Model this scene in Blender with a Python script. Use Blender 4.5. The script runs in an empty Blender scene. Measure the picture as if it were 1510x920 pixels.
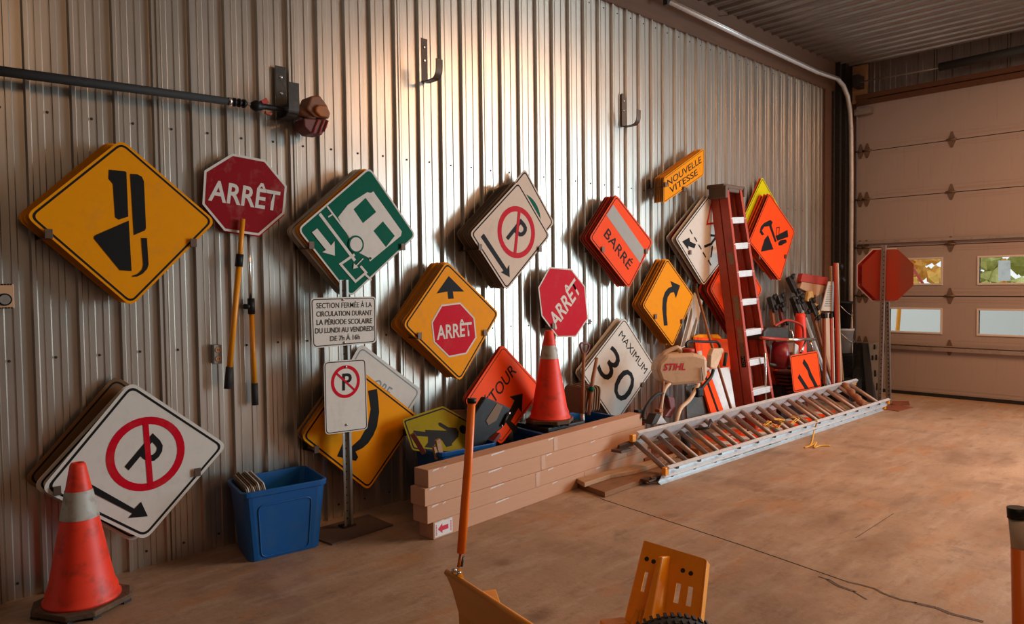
import bpy, bmesh, math, random
from mathutils import Vector, Matrix
random.seed(7)
SC = bpy.context.scene
COL = SC.collection
PI = math.pi

# ---------------------------------------------------------------- camera
cam = bpy.data.objects.new('camera', bpy.data.cameras.new('camera'))
COL.objects.link(cam)
_c = [[0.722023, 0.035794, -0.690943, 0.0], [-0.691769, 0.020391, -0.721831, -4.344409], [-0.011749, 0.999151, 0.039484, 1.547568]]
cam.matrix_world = Matrix([_c[0], _c[1], _c[2], [0, 0, 0, 1]])
cam.data.sensor_width = 36.0
cam.data.lens = 26.0534
cam.data.clip_start = 0.02
cam.data.clip_end = 200
SC.camera = cam

# ---------------------------------------------------------------- light
SC.view_settings.view_transform = 'Standard'
SC.view_settings.look = 'None'
SC.view_settings.gamma = 1
SC.view_settings.use_curve_mapping = False
SC.view_settings.exposure = 0.08
w = bpy.data.worlds.new('sky'); SC.world = w; w.use_nodes = True
w.node_tree.nodes['Background'].inputs[0].default_value = (0.80, 0.84, 0.84, 1)
w.node_tree.nodes['Background'].inputs[1].default_value = 1.1

def area(name, loc, target, sx, sy, energy, color, spread=PI):
    l = bpy.data.lights.new(name, 'AREA'); l.shape = 'RECTANGLE'; l.size = sx; l.size_y = sy
    l.energy = energy; l.color = color; l.spread = spread
    o = bpy.data.objects.new(name, l); COL.objects.link(o); o.location = loc
    o.rotation_euler = (Vector(target) - Vector(loc)).to_track_quat('-Z', 'Y').to_euler()
    return o
# daylight through the open bay door in the far end wall (next bay, right of the picture)
area('daylight_bay', (10.5, -6.9, 2.0), (0, -6.9, 2.0), 4.2, 3.7, 700, (0.64, 0.87, 1.0))
# added warm fill standing in for floor bounce, then the workshop's near ceiling lamp
area('warm_bounce_fill', (7.3, -4.6, 4.38), (7.3, -4.6, 0), 2.6, 3.2, 260, (1.0, 0.50, 0.235))
area('lamp_near_ceiling', (0.8, -5.2, 4.35), (1.5, -3.0, 0), 1.8, 2.4, 36, (1.0, 0.58, 0.31))

# ---------------------------------------------------------------- materials
MATS = {}
def mat(name, col, rough=0.6, metal=0.0, dirt=0.0, dirt_col=(0.1, 0.07, 0.05), scale=8.0, bump=0.0, bump_scale=60.0,
        stretch=(1, 1, 1), vary=0.0, emit=None, coat=0.0, lo=0.5, hi=0.72, spec=0.5):
    if name in MATS: return MATS[name]
    m = bpy.data.materials.new(name); m.use_nodes = True; nt = m.node_tree; N = nt.nodes; L = nt.links
    b = N['Principled BSDF']
    b.inputs['Base Color'].default_value = (*col, 1); b.inputs['Roughness'].default_value = rough
    b.inputs['Metallic'].default_value = metal
    b.inputs['Specular IOR Level'].default_value = spec
    if coat: b.inputs['Coat Weight'].default_value = coat; b.inputs['Coat Roughness'].default_value = 0.15
    if emit:
        b.inputs['Emission Color'].default_value = (*col, 1); b.inputs['Emission Strength'].default_value = emit
    if dirt or bump or vary:
        tc = N.new('ShaderNodeTexCoord'); mp = N.new('ShaderNodeMapping'); mp.inputs['Scale'].default_value = stretch
        L.new(tc.outputs['Object'], mp.inputs[0])
    cur = None
    if vary:
        n2 = N.new('ShaderNodeTexNoise'); n2.inputs['Scale'].default_value = scale * 2.3; n2.inputs['Detail'].default_value = 5
        L.new(mp.outputs[0], n2.inputs['Vector'])
        r2 = N.new('ShaderNodeMapRange'); r2.inputs[3].default_value = 1 - vary; r2.inputs[4].default_value = 1 + vary
        L.new(n2.outputs[0], r2.inputs[0])
        hs = N.new('ShaderNodeHueSaturation'); hs.inputs['Color'].default_value = (*col, 1)
        L.new(r2.outputs[0], hs.inputs['Value']); cur = hs.outputs[0]
        L.new(cur, b.inputs['Base Color'])
    if dirt:
        n = N.new('ShaderNodeTexNoise'); n.inputs['Scale'].default_value = scale; n.inputs['Detail'].default_value = 8
        n.inputs['Roughness'].default_value = 0.62
        L.new(mp.outputs[0], n.inputs['Vector'])
        r = N.new('ShaderNodeMapRange'); r.inputs[1].default_value = lo; r.inputs[2].default_value = hi
        r.inputs[3].default_value = 0; r.inputs[4].default_value = dirt
        L.new(n.outputs[0], r.inputs[0])
        mx = N.new('ShaderNodeMix'); mx.data_type = 'RGBA'
        mx.inputs[6].default_value = (*col, 1); mx.inputs[7].default_value = (*dirt_col, 1)
        if cur: L.new(cur, mx.inputs[6])
        L.new(r.outputs[0], mx.inputs[0]); L.new(mx.outputs[2], b.inputs['Base Color'])
    if bump:
        n3 = N.new('ShaderNodeTexNoise'); n3.inputs['Scale'].default_value = bump_scale; n3.inputs['Detail'].default_value = 4
        L.new(mp.outputs[0], n3.inputs['Vector'])
        bp = N.new('ShaderNodeBump'); bp.inputs['Strength'].default_value = bump; bp.inputs['Distance'].default_value = 0.01
        L.new(n3.outputs[0], bp.inputs['Height']); L.new(bp.outputs[0], b.inputs['Normal'])
    MATS[name] = m
    return m
def srgb(r, g, b):
    return tuple((c / 255 / 12.92) if c / 255 <= 0.04045 else ((c / 255 + 0.055) / 1.055) ** 2.4 for c in (r, g, b))

mat('galvanised', (0.59, 0.535, 0.47), 0.33, 0.86, dirt=0.35, dirt_col=(0.30, 0.25, 0.2), scale=2.2, stretch=(3, 1, 0.5), vary=0.10)
mat('ceiling_metal', (0.38, 0.33, 0.29), 0.36, 0.8, vary=0.25, scale=2)
mat('rib_metal', (0.55, 0.52, 0.48), 0.3, 0.9, dirt=0.3, scale=5)
mat('aluminium', (0.74, 0.74, 0.74), 0.42, 0.35, dirt=0.35, dirt_col=(0.35, 0.32, 0.3), scale=14, vary=0.08)
mat('rung_metal', (0.42, 0.28, 0.21), 0.45, 0.2, dirt=0.4, scale=20)
mat('steel_dark', (0.05, 0.045, 0.04), 0.5, 0.6, dirt=0.5, dirt_col=(0.14, 0.08, 0.05), scale=25)
mat('hook_rust', (0.11, 0.07, 0.05), 0.55, 0.6, dirt=0.5, dirt_col=(0.2, 0.1, 0.05), scale=30)
mat('post_steel', (0.38, 0.37, 0.34), 0.4, 0.75, dirt=0.4, dirt_col=(0.16, 0.14, 0.11), scale=20, stretch=(1, 1, 0.3))
mat('chrome', (0.72, 0.7, 0.68), 0.2, 0.95)
mat('black_plastic', (0.012, 0.012, 0.013), 0.45, 0, spec=0.25, dirt=0.3, dirt_col=(0.07, 0.06, 0.05), scale=15)
mat('black_rubber', (0.022, 0.021, 0.02), 0.75, 0, bump=0.2)
mat('ink', (0.012, 0.011, 0.011), 0.6, spec=0.12)
mat('plate_back', (0.30, 0.25, 0.21), 0.5, 0.4, dirt=0.4, scale=10)
def signm(n, rgb, dirt=0.25, d=(0.25, 0.17, 0.1)):
    mat(n, srgb(*rgb), 0.5, 0, spec=0.06, dirt=dirt, dirt_col=d, scale=9, vary=0.05, bump=0.03, bump_scale=40, lo=0.52, hi=0.8)
signm('sign_yellow', (240, 152, 10)); signm('sign_white', (216, 210, 200)); signm('sign_warm_white', (214, 192, 172))
signm('sign_dark_red', (142, 22, 30), .3, (0.5, .3, .25)); signm('sign_red', (200, 14, 38)); signm('sign_green', (0, 90, 68), .05)
signm('sign_orange', (250, 82, 30), .15); signm('sign_orange_dark', (190, 48, 22)); signm('sign_brown', (120, 88, 62))
signm('sign_grey', (128, 108, 90)); signm('sign_lime', (226, 214, 20)); signm('sign_olive', (146, 126, 8), .6, (0.14, .12, .02))
signm('sign_blue_grey', (140, 148, 152)); signm('tape', (168, 168, 164))
mat('cone_orange', srgb(250, 60, 30), 0.5, dirt=0.75, dirt_col=(0.16, 0.03, 0.015), scale=9, lo=.52, hi=.75, vary=0.08)
mat('cone_collar', (0.48, 0.46, 0.4), 0.5, dirt=0.7, dirt_col=(0.2, 0.15, 0.1), scale=22)
mat('cone_base', (0.10, 0.055, 0.03), 0.85, dirt=0.6, dirt_col=(0.22, 0.12, 0.06), scale=14, bump=0.3)
mat('bin_blue', srgb(0, 84, 150), 0.42, dirt=0.3, dirt_col=(0.05, 0.12, 0.2), scale=10, vary=0.06)
mat('card', srgb(198, 150, 118), 0.8, vary=0.06, scale=6, bump=0.08, bump_scale=90, stretch=(0.4, 1, 4))
mat('card_edge', srgb(120, 80, 55), 0.85)
mat('clear_tape', srgb(204, 160, 130), 0.12, 0, coat=0.5)
mat('label_white', (0.75, 0.72, 0.7), 0.5); mat('label_red', srgb(205, 30, 60), 0.5)
mat('wood', srgb(140, 96, 60), 0.8, dirt=0.6, dirt_col=(0.08, 0.04, 0.02), scale=5, stretch=(1, 8, 8), vary=0.2, bump=0.4, bump_scale=20)
mat('wood_pale', srgb(178, 138, 100), 0.75, dirt=0.5, dirt_col=(0.15, 0.08, 0.04), scale=6, stretch=(1, 8, 8), vary=0.15)
mat('wood_handle', srgb(150, 96, 58), 0.6, dirt=0.5, dirt_col=(0.1, 0.04, 0.03), scale=10, stretch=(1, 1, .3))
mat('wood_board', srgb(96, 60, 36), 0.7, dirt=0.5, dirt_col=(0.06, 0.03, 0.015), scale=3, stretch=(.6, 6, 6), vary=0.2)
mat('maroon', srgb(110, 45, 38), 0.5, dirt=0.3)
mat('pole_yellow', srgb(236, 150, 20), 0.4, vary=0.05, dirt=0.2)
mat('marker_orange', srgb(252, 118, 8), 0.35)
mat('plow_yellow', srgb(240, 150, 8), 0.35, dirt=0.25, dirt_col=(0.3, 0.14, 0.02), scale=6, vary=0.06)
mat('ladder_red', srgb(184, 70, 44), 0.42, dirt=0.35, dirt_col=(0.12, 0.02, 0.015), scale=10, vary=0.08)
mat('ladder_cap', srgb(100, 78, 62), 0.6, dirt=0.4)
mat('paper', srgb(150, 126, 100), 0.8, dirt=0.6, dirt_col=(0.1, .08, .06), scale=60)
mat('tank_beige', srgb(214, 180, 146), 0.5, dirt=0.35, dirt_col=(0.3, .2, .12), scale=16, vary=0.05)
mat('red_plastic', srgb(178, 52, 34), 0.45, dirt=0.3)
mat('engine_red', srgb(130, 20, 34), 0.35, dirt=0.5, dirt_col=(.05, .01, .01), scale=20)
mat('engine_tan', srgb(140, 84, 50), 0.6, dirt=0.7, dirt_col=(.06, .03, .02), scale=30)
mat('engine_orange', srgb(176, 96, 30), 0.5, dirt=0.5)
mat('rust', srgb(138, 72, 40), 0.75, dirt=0.6, dirt_col=(0.08, .03, .015), scale=7, vary=.15)
mat('rope', srgb(216, 160, 50), 0.8, vary=.15, scale=60)
mat('rag', srgb(150, 100, 70), 0.9, bump=.5, bump_scale=40, vary=.2)
mat('bristle', srgb(190, 150, 118), 0.9, bump=.5, bump_scale=120, stretch=(1, 1, .15), vary=.2)
mat('white_plastic', (0.6, 0.6, 0.6), 0.5, dirt=.25)
mat('ply_plate', srgb(128, 94, 66), 0.8, dirt=.4, scale=8, vary=.12)
mat('outlet_beige', srgb(206, 160, 120), 0.5)
mat('door_panel', (0.38, 0.31, 0.285), 0.55, dirt=0.5, dirt_col=(0.22, 0.13, 0.09), scale=5, stretch=(1, 5, 0.35), vary=0.04, bump=0.05, bump_scale=50, lo=.58, hi=.85)
mat('door_metal', (0.45, 0.38, 0.32), 0.4, 0.7, dirt=.4, scale=10)
mat('octagon_red_reflection', srgb(176, 66, 42), 0.42, 0.35, dirt=.6, dirt_col=(.2, .1, .06), scale=3, stretch=(1, 2, .3), lo=.4, hi=.6)  # bare aluminium back; the red it reflects is put into its colour
mat('seal', (0.012, 0.012, 0.012), .8)
mat('frame_white', (0.66, 0.62, 0.58), .5)
mat('brick_white', (.5, .48, .45), .8)

def floor_mat():
    m = bpy.data.materials.new('concrete'); m.use_nodes = True; nt = m.node_tree; N = nt.nodes; L = nt.links
    b = N['Principled BSDF']
    tc = N.new('ShaderNodeTexCoord')
    def noise(sc, det, stretch=(1, 1, 1), rough=.6):
        mp = N.new('ShaderNodeMapping'); mp.inputs['Scale'].default_value = stretch; L.new(tc.outputs['Object'], mp.inputs[0])
        n = N.new('ShaderNodeTexNoise'); n.inputs['Scale'].default_value = sc; n.inputs['Detail'].default_value = det
        n.inputs['Roughness'].default_value = rough; L.new(mp.outputs[0], n.inputs['Vector']); return n.outputs[0]
    def rng(s, a, c, lo=0., hi=1.):
        r = N.new('ShaderNodeMapRange'); r.inputs[1].default_value = a; r.inputs[2].default_value = c
        r.inputs[3].default_value = lo; r.inputs[4].default_value = hi; L.new(s, r.inputs[0]); return r.outputs[0]
    def mix(f, a, c):
        x = N.new('ShaderNodeMix'); x.data_type = 'RGBA'; L.new(f, x.inputs[0])
        if isinstance(a, tuple): x.inputs[6].default_value = (*a, 1)
        else: L.new(a, x.inputs[6])
        x.inputs[7].default_value = (*c, 1); return x.outputs[2]
    c = mix(rng(noise(.9, 6), .35, .68), (.44, .285, .175), (.31, .195, .12))
    c = mix(rng(noise(1.7, 8, (1, .45, 1)), .56, .7, 0, .55), c, (.16, .085, .045))
    c = mix(rng(noise(3.2, 8, (.5, 1.2, 1)), .55, .64, 0, .6), c, (.42, .20, .08))
    c = mix(rng(noise(4.5, 9, (.35, 1.6, 1), .7), .5, .62, 0, .4), c, (.50, .38, .28))
    c = mix(rng(noise(9, 9, (.5, 1.3, 1), .75), .52, .7, 0, .6), c, (.15, .08, .045))
    c = mix(rng(noise(2.4, 8), .62, .78, 0, .75), c, (.09, .06, .045))
    c = mix(rng(noise(70, 3), .62, .8, 0, .5), c, (.12, .07, .045))
    # damp stains: local patches
    for (x, y, rx, ry, a) in STAINS:
        mp = N.new('ShaderNodeMapping'); mp.inputs['Location'].default_value = (-x / rx, -y / ry, 0)
        mp.inputs['Scale'].default_value = (1 / rx, 1 / ry, 0); L.new(tc.outputs['Object'], mp.inputs[0])
        ln = N.new('ShaderNodeVectorMath'); ln.operation = 'LENGTH'; L.new(mp.outputs[0], ln.inputs[0])
        wob = N.new('ShaderNodeMath'); wob.operation = 'ADD'; L.new(ln.outputs['Value'], wob.inputs[0])
        L.new(rng(noise(2.6, 9, (.6, 1.3, 1), .7), .3, .7, -.7, .7), wob.inputs[1])
        c = mix(rng(wob.outputs[0], 1.15, .2, 0, a * .8), c, (.16, .085, .045))
    L.new(c, b.inputs['Base Color'])
    L.new(rng(noise(2.5, 5), .3, .7, .42, .7), b.inputs['Roughness'])
    bp = N.new('ShaderNodeBump'); bp.inputs['Strength'].default_value = .25; bp.inputs['Distance'].default_value = .01
    L.new(noise(22, 8), bp.inputs['Height']); L.new(bp.outputs[0], b.inputs['Normal'])
    MATS['concrete'] = m
STAINS = [(*(7.2297, -2.4336, 0), .55, .32, .75), (*(4.8008, -2.3394, 0), .42, .2, .7), (*(4.4905, -2.7068, 0), .35, .18, .6), (*(5.237, -3.254, 0), .5, .2, .7),
          (*(2.7372, -1.3855, 0), .06, .05, .9), (*(2.4147, -1.9709, 0), .12, .07, .95), (*(3.3251, -2.5958, 0), .7, .35, .6), (*(4.4005, -1.886, 0), .3, .12, .4), (*(5.5958, -2.5744, 0), .2, .1, .4)]
STAINS = [(a, b, r, s, k) for (a, b, _, r, s, k) in STAINS]
floor_mat()

# ---------------------------------------------------------------- mesh helpers
WL = {}
def _basis(d, up=None):
    d = Vector(d).normalized()
    up = Vector(up) if up is not None else (Vector((0, 0, 1)) if abs(d.z) < .95 else Vector((0, 1, 0)))
    s = d.cross(up).normalized(); return d, s, s.cross(d).normalized()
class MB:
    def __init__(self): self.v = []; self.f = []; self.s = []
    def add(self, vs, fs, smooth=False):
        o = len(self.v); self.v += [Vector(p) for p in vs]
        for f in fs: self.f.append([i + o for i in f]); self.s.append(smooth)
        return self
    def box(self, c, s, R=None):
        c = Vector(c); R = R or Matrix.Identity(3)
        vs = [c + R @ Vector((x * s[0] / 2, y * s[1] / 2, z * s[2] / 2)) for x in (-1, 1) for y in (-1, 1) for z in (-1, 1)]
        return self.add(vs, [(0, 1, 3, 2), (4, 6, 7, 5), (0, 4, 5, 1), (2, 3, 7, 6), (0, 2, 6, 4), (1, 5, 7, 3)])
    def mm(self, a, b):
        return self.box([(a[i] + b[i]) / 2 for i in range(3)], [abs(a[i] - b[i]) for i in range(3)])
    def beam(self, p, q, wd, ht, up=None):
        p = Vector(p); q = Vector(q); d, s, u = _basis(q - p, up)
        vs = [e + s * (x * wd / 2) + u * (y * ht / 2) for e in (p, q) for x, y in ((-1, -1), (1, -1), (1, 1), (-1, 1))]
        return self.add(vs, [(3, 2, 1, 0), (4, 5, 6, 7), (0, 1, 5, 4), (1, 2, 6, 5), (2, 3, 7, 6), (3, 0, 4, 7)])
    def tube(self, pts, r, n=10, closed=False, flat=None):
        pts = [Vector(p) for p in pts]; N = len(pts); R = r if isinstance(r, (list, tuple)) else [r] * N
        vs = []; up = None
        for i, p in enumerate(pts):
            a = pts[(i - 1) % N] if (i or closed) else p; b = pts[(i + 1) % N] if (i < N - 1 or closed) else p
            d, s, u = _basis(b - a, up); up = u
            for k in range(n):
                t = 2 * PI * k / n; vs.append(p + s * math.cos(t) * R[i] + u * math.sin(t) * R[i] * (flat or 1))
        fs = []
        for i in range(N if closed else N - 1):
            j = (i + 1) % N
            for k in range(n): fs.append((i * n + k, i * n + (k + 1) % n, j * n + (k + 1) % n, j * n + k))
        self.add(vs, fs, True)
        if not closed:
            o = len(self.v) - len(vs)
            self.f.append([o + k for k in range(n)][::-1]); self.s.append(False)
            self.f.append([o + (N - 1) * n + k for k in range(n)]); self.s.append(False)
        return self
    def lathe(self, prof, c, n=32, R=None, close=True):
        c = Vector(c); R = R or Matrix.Identity(3); vs = []
        for (r, z) in prof:
            for k in range(n):
                t = 2 * PI * k / n; vs.append(c + R @ Vector((r * math.cos(t), r * math.sin(t), z)))
        fs = []
        for i in range(len(prof) - 1):
            for k in range(n): fs.append((i * n + k, i * n + (k + 1) % n, (i + 1) * n + (k + 1) % n, (i + 1) * n + k))
        self.add(vs, fs, True); o = len(self.v) - len(vs)
        if close:
            self.f.append([o + k for k in range(n)][::-1]); self.s.append(False)
            self.f.append([o + (len(prof) - 1) * n + k for k in range(n)]); self.s.append(False)
        return self
    def prism(self, pts, vec):
        n = len(pts); vec = Vector(vec); pts = [Vector(p) for p in pts]
        vs = pts + [p + vec for p in pts]
        fs = [list(range(n))[::-1], [n + i for i in range(n)]] + [(i, (i + 1) % n, n + (i + 1) % n, n + i) for i in range(n)]
        return self.add(vs, fs)
    def mesh(self, name, m, off=(0, 0, 0)):
        off = Vector(off); me = bpy.data.meshes.new(name)
        me.from_pydata([tuple(p - off) for p in self.v], [], self.f)
        me.polygons.foreach_set('use_smooth', self.s)
        me.materials.append(MATS[m] if isinstance(m, str) else m)
        bm = bmesh.new(); bm.from_mesh(me); bmesh.ops.recalc_face_normals(bm, faces=bm.faces); bm.to_mesh(me); bm.free()
        return me
    def build(self, name, m, parent=None, bevel=0, local=False):
        off = (0, 0, 0)
        if parent is not None and not local: off = WL[parent.name]
        me = self.mesh(name, m, off); o = bpy.data.objects.new(name, me); COL.objects.link(o)
        if parent is not None: o.parent = parent; WL[o.name] = WL[parent.name]
        else: WL[o.name] = Vector((0, 0, 0))
        if bevel: bev(o, bevel)
        return o
def bev(o, wd, seg=2):
    b = o.modifiers.new('bevel', 'BEVEL'); b.width = wd; b.segments = seg; b.limit_method = 'ANGLE'; b.angle_limit = 0.6
    return o
def tag(o, label=None, cat=None, group=None, kind=None):
    if label: o['label'] = label
    if cat: o['category'] = cat
    if group: o['group'] = group
    if kind: o['kind'] = kind
    return o
def thing(name, label, cat, loc=(0, 0, 0), group=None):
    o = bpy.data.objects.new(name, None); COL.objects.link(o); o.location = loc; o.empty_display_size = .1
    WL[o.name] = Vector(loc); return tag(o, label, cat, group)
def recenter(o):
    me = o.data; n = len(me.vertices); lo = Vector([min(v.co[i] for v in me.vertices) for i in range(3)]); hi = Vector([max(v.co[i] for v in me.vertices) for i in range(3)])
    c = Vector(((lo.x + hi.x) / 2, (lo.y + hi.y) / 2, lo.z)); me.transform(Matrix.Translation(-c)); o.location = o.location + c
    return o
def single(mb, name, m, label, cat, group=None, bevel=0, kind=None):
    o = mb.build(name, m, None, bevel); tag(o, label, cat, group, kind); return recenter(o)
def lerp(a, b, t): return Vector(a) * (1 - t) + Vector(b) * t
def smooth_path(P, k=5):
    P = [Vector(p) for p in P]; out = []
    for i in range(len(P) - 1):
        p0 = P[max(i - 1, 0)]; p1 = P[i]; p2 = P[i + 1]; p3 = P[min(i + 2, len(P) - 1)]
        for j in range(k):
            t = j / k
            out.append(.5 * ((2 * p1) + (p2 - p0) * t + (2 * p0 - 5 * p1 + 4 * p2 - p3) * t * t + (3 * p1 - p0 - 3 * p2 + p3) * t ** 3))
    return out + [P[-1]]

# ---------------------------------------------------------------- 2D helpers for sign faces
def rounded(P, r, seg=6):
    P = [Vector(p) for p in P]; n = len(P); out = []
    for i in range(n):
        a, b, c = P[i - 1], P[i], P[(i + 1) % n]; ra = min(r, (a - b).length * .45); rc = min(r, (c - b).length * .45)
        s = b + (a - b).normalized() * ra; e = b + (c - b).normalized() * rc
        for j in range(seg + 1):
            t = j / seg; out.append(s * (1 - t) ** 2 + b * 2 * t * (1 - t) + e * t * t)
    return out
def inset(P, d):
    P = [Vector(p) for p in P]; n = len(P)
    A = sum(P[i].x * P[(i + 1) % n].y - P[(i + 1) % n].x * P[i].y for i in range(n)); sg = 1 if A > 0 else -1
    out = []
    for i in range(n):
        a, b, c = P[i - 1], P[i], P[(i + 1) % n]
        e1 = (b - a).normalized(); e2 = (c - b).normalized()
        n1 = Vector((-e1.y, e1.x)) * sg; n2 = Vector((-e2.y, e2.x)) * sg
        m = (n1 + n2); m = m / max(m.dot(n1), .2); out.append(b + m * d)
    return out
def poly_line(P, wd):
    P = [Vector(p) for p in P]; L = []; R = []
    closed = (P[0] - P[-1]).length < 1e-6
    for i, p in enumerate(P):
        a = P[i - 1] if i else (P[-2] if closed else None); b = P[i + 1] if i < len(P) - 1 else (P[1] if closed else None)
        e1 = (p - a).normalized() if a is not None else None; e2 = (b - p).normalized() if b is not None else None
        e1 = e1 or e2; e2 = e2 or e1
        n1 = Vector((-e1.y, e1.x)); n2 = Vector((-e2.y, e2.x)); m = n1 + n2; m = m / max(m.dot(n1), .45)
        L.append(p + m * wd / 2); R.append(p - m * wd / 2)
    return L, R
class Face:
    """flat print of a sign, built as thin raised film on the plate; local x right, z up, -y outward"""
    def __init__(self, parent, y0): self.p = parent; self.y = y0; self.n = 0
    def _lift(self): self.n += 1; return self.y - .0005 * self.n
    def poly(self, name, m, P):
        y = self._lift(); mb = MB(); mb.prism([(p[0], y + .0004, p[1]) for p in P], (0, -.0008, 0)); return mb.build(name, m, self.p, local=True)
    def band(self, name, m, A, B, closed=True):
        y = self._lift(); n = len(A); mb = MB()
        vs = [(p[0], yy, p[1]) for yy in (y + .0004, y - .0004) for P in (A, B) for p in P]; fs = []
        for i in range(n if closed else n - 1):
            j = (i + 1) % n
            fs += [(2 * n + i, 2 * n + j, 3 * n + j, 3 * n + i), (i, n + i, n + j, j), (i, j, 2 * n + j, 2 * n + i), (n + i, 3 * n + i, 3 * n + j, n + j)]
        if not closed: fs += [(0, 2 * n, 3 * n, n), (n - 1, 2 * n - 1, 4 * n - 1, 3 * n - 1)]
        mb.add(vs, fs); return mb.build(name, m, self.p, local=True)
    def text(self, name, m, s, p0, p1, p2, bold):
        y = self._lift() - .0002; me = text_mesh(s, bold)
        p0, p1, p2 = Vector(p0), Vector(p1), Vector(p2); a = p1 - p0; b = p2 - p0
        me = me.copy()
        for v in me.vertices:
            q = p0 + a * v.co.x + b * v.co.y; v.co = (q.x, y, q.y)
        me.materials.clear(); me.materials.append(MATS[m])
        o = bpy.data.objects.new(name, me); COL.objects.link(o); o.parent = self.p; WL[o.name] = WL[self.p.name]
        return o
def _txt(s, bold):
    c = bpy.data.curves.new('lettering', 'FONT'); c.body = s; c.size = 1; c.offset = bold; c.resolution_u = 3; c.fill_mode = 'FRONT'
    o = bpy.data.objects.new('lettering', c); COL.objects.link(o); bpy.context.view_layer.update()
    me = bpy.data.meshes.new_from_object(o.evaluated_get(bpy.context.evaluated_depsgraph_get()))
    bpy.data.objects.remove(o); return me
def text_mesh(s, bold):
    me = _txt(s, bold)
    plain = s.translate(str.maketrans('ÊÉÀê', 'EEAe')); mp = _txt(plain, bold) if plain != s else me
    xs = [v.co.x for v in mp.vertices]; ys = [v.co.y for v in mp.vertices]; x0, x1, y0, y1 = min(xs), max(xs), 0, max(ys)
    if s in ('30',): y0 = min(ys)
    me.transform(Matrix.Diagonal((1 / (x1 - x0), 1 / (y1 - y0), 1, 1)) @ Matrix.Translation((-x0, -y0, 0)))
    return me

def text3(parent, s, p0, p1, p2, m, bold=.02, nm='lettering'):
    me = text_mesh(s, bold).copy(); p0, p1, p2 = Vector(p0), Vector(p1), Vector(p2)
    for v in me.vertices: v.co = p0 + (p1 - p0) * v.co.x + (p2 - p0) * v.co.y - WL[parent.name]
    me.materials.clear(); me.materials.append(MATS[m]); o = bpy.data.objects.new(nm, me); COL.objects.link(o); o.parent = parent; return o

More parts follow.
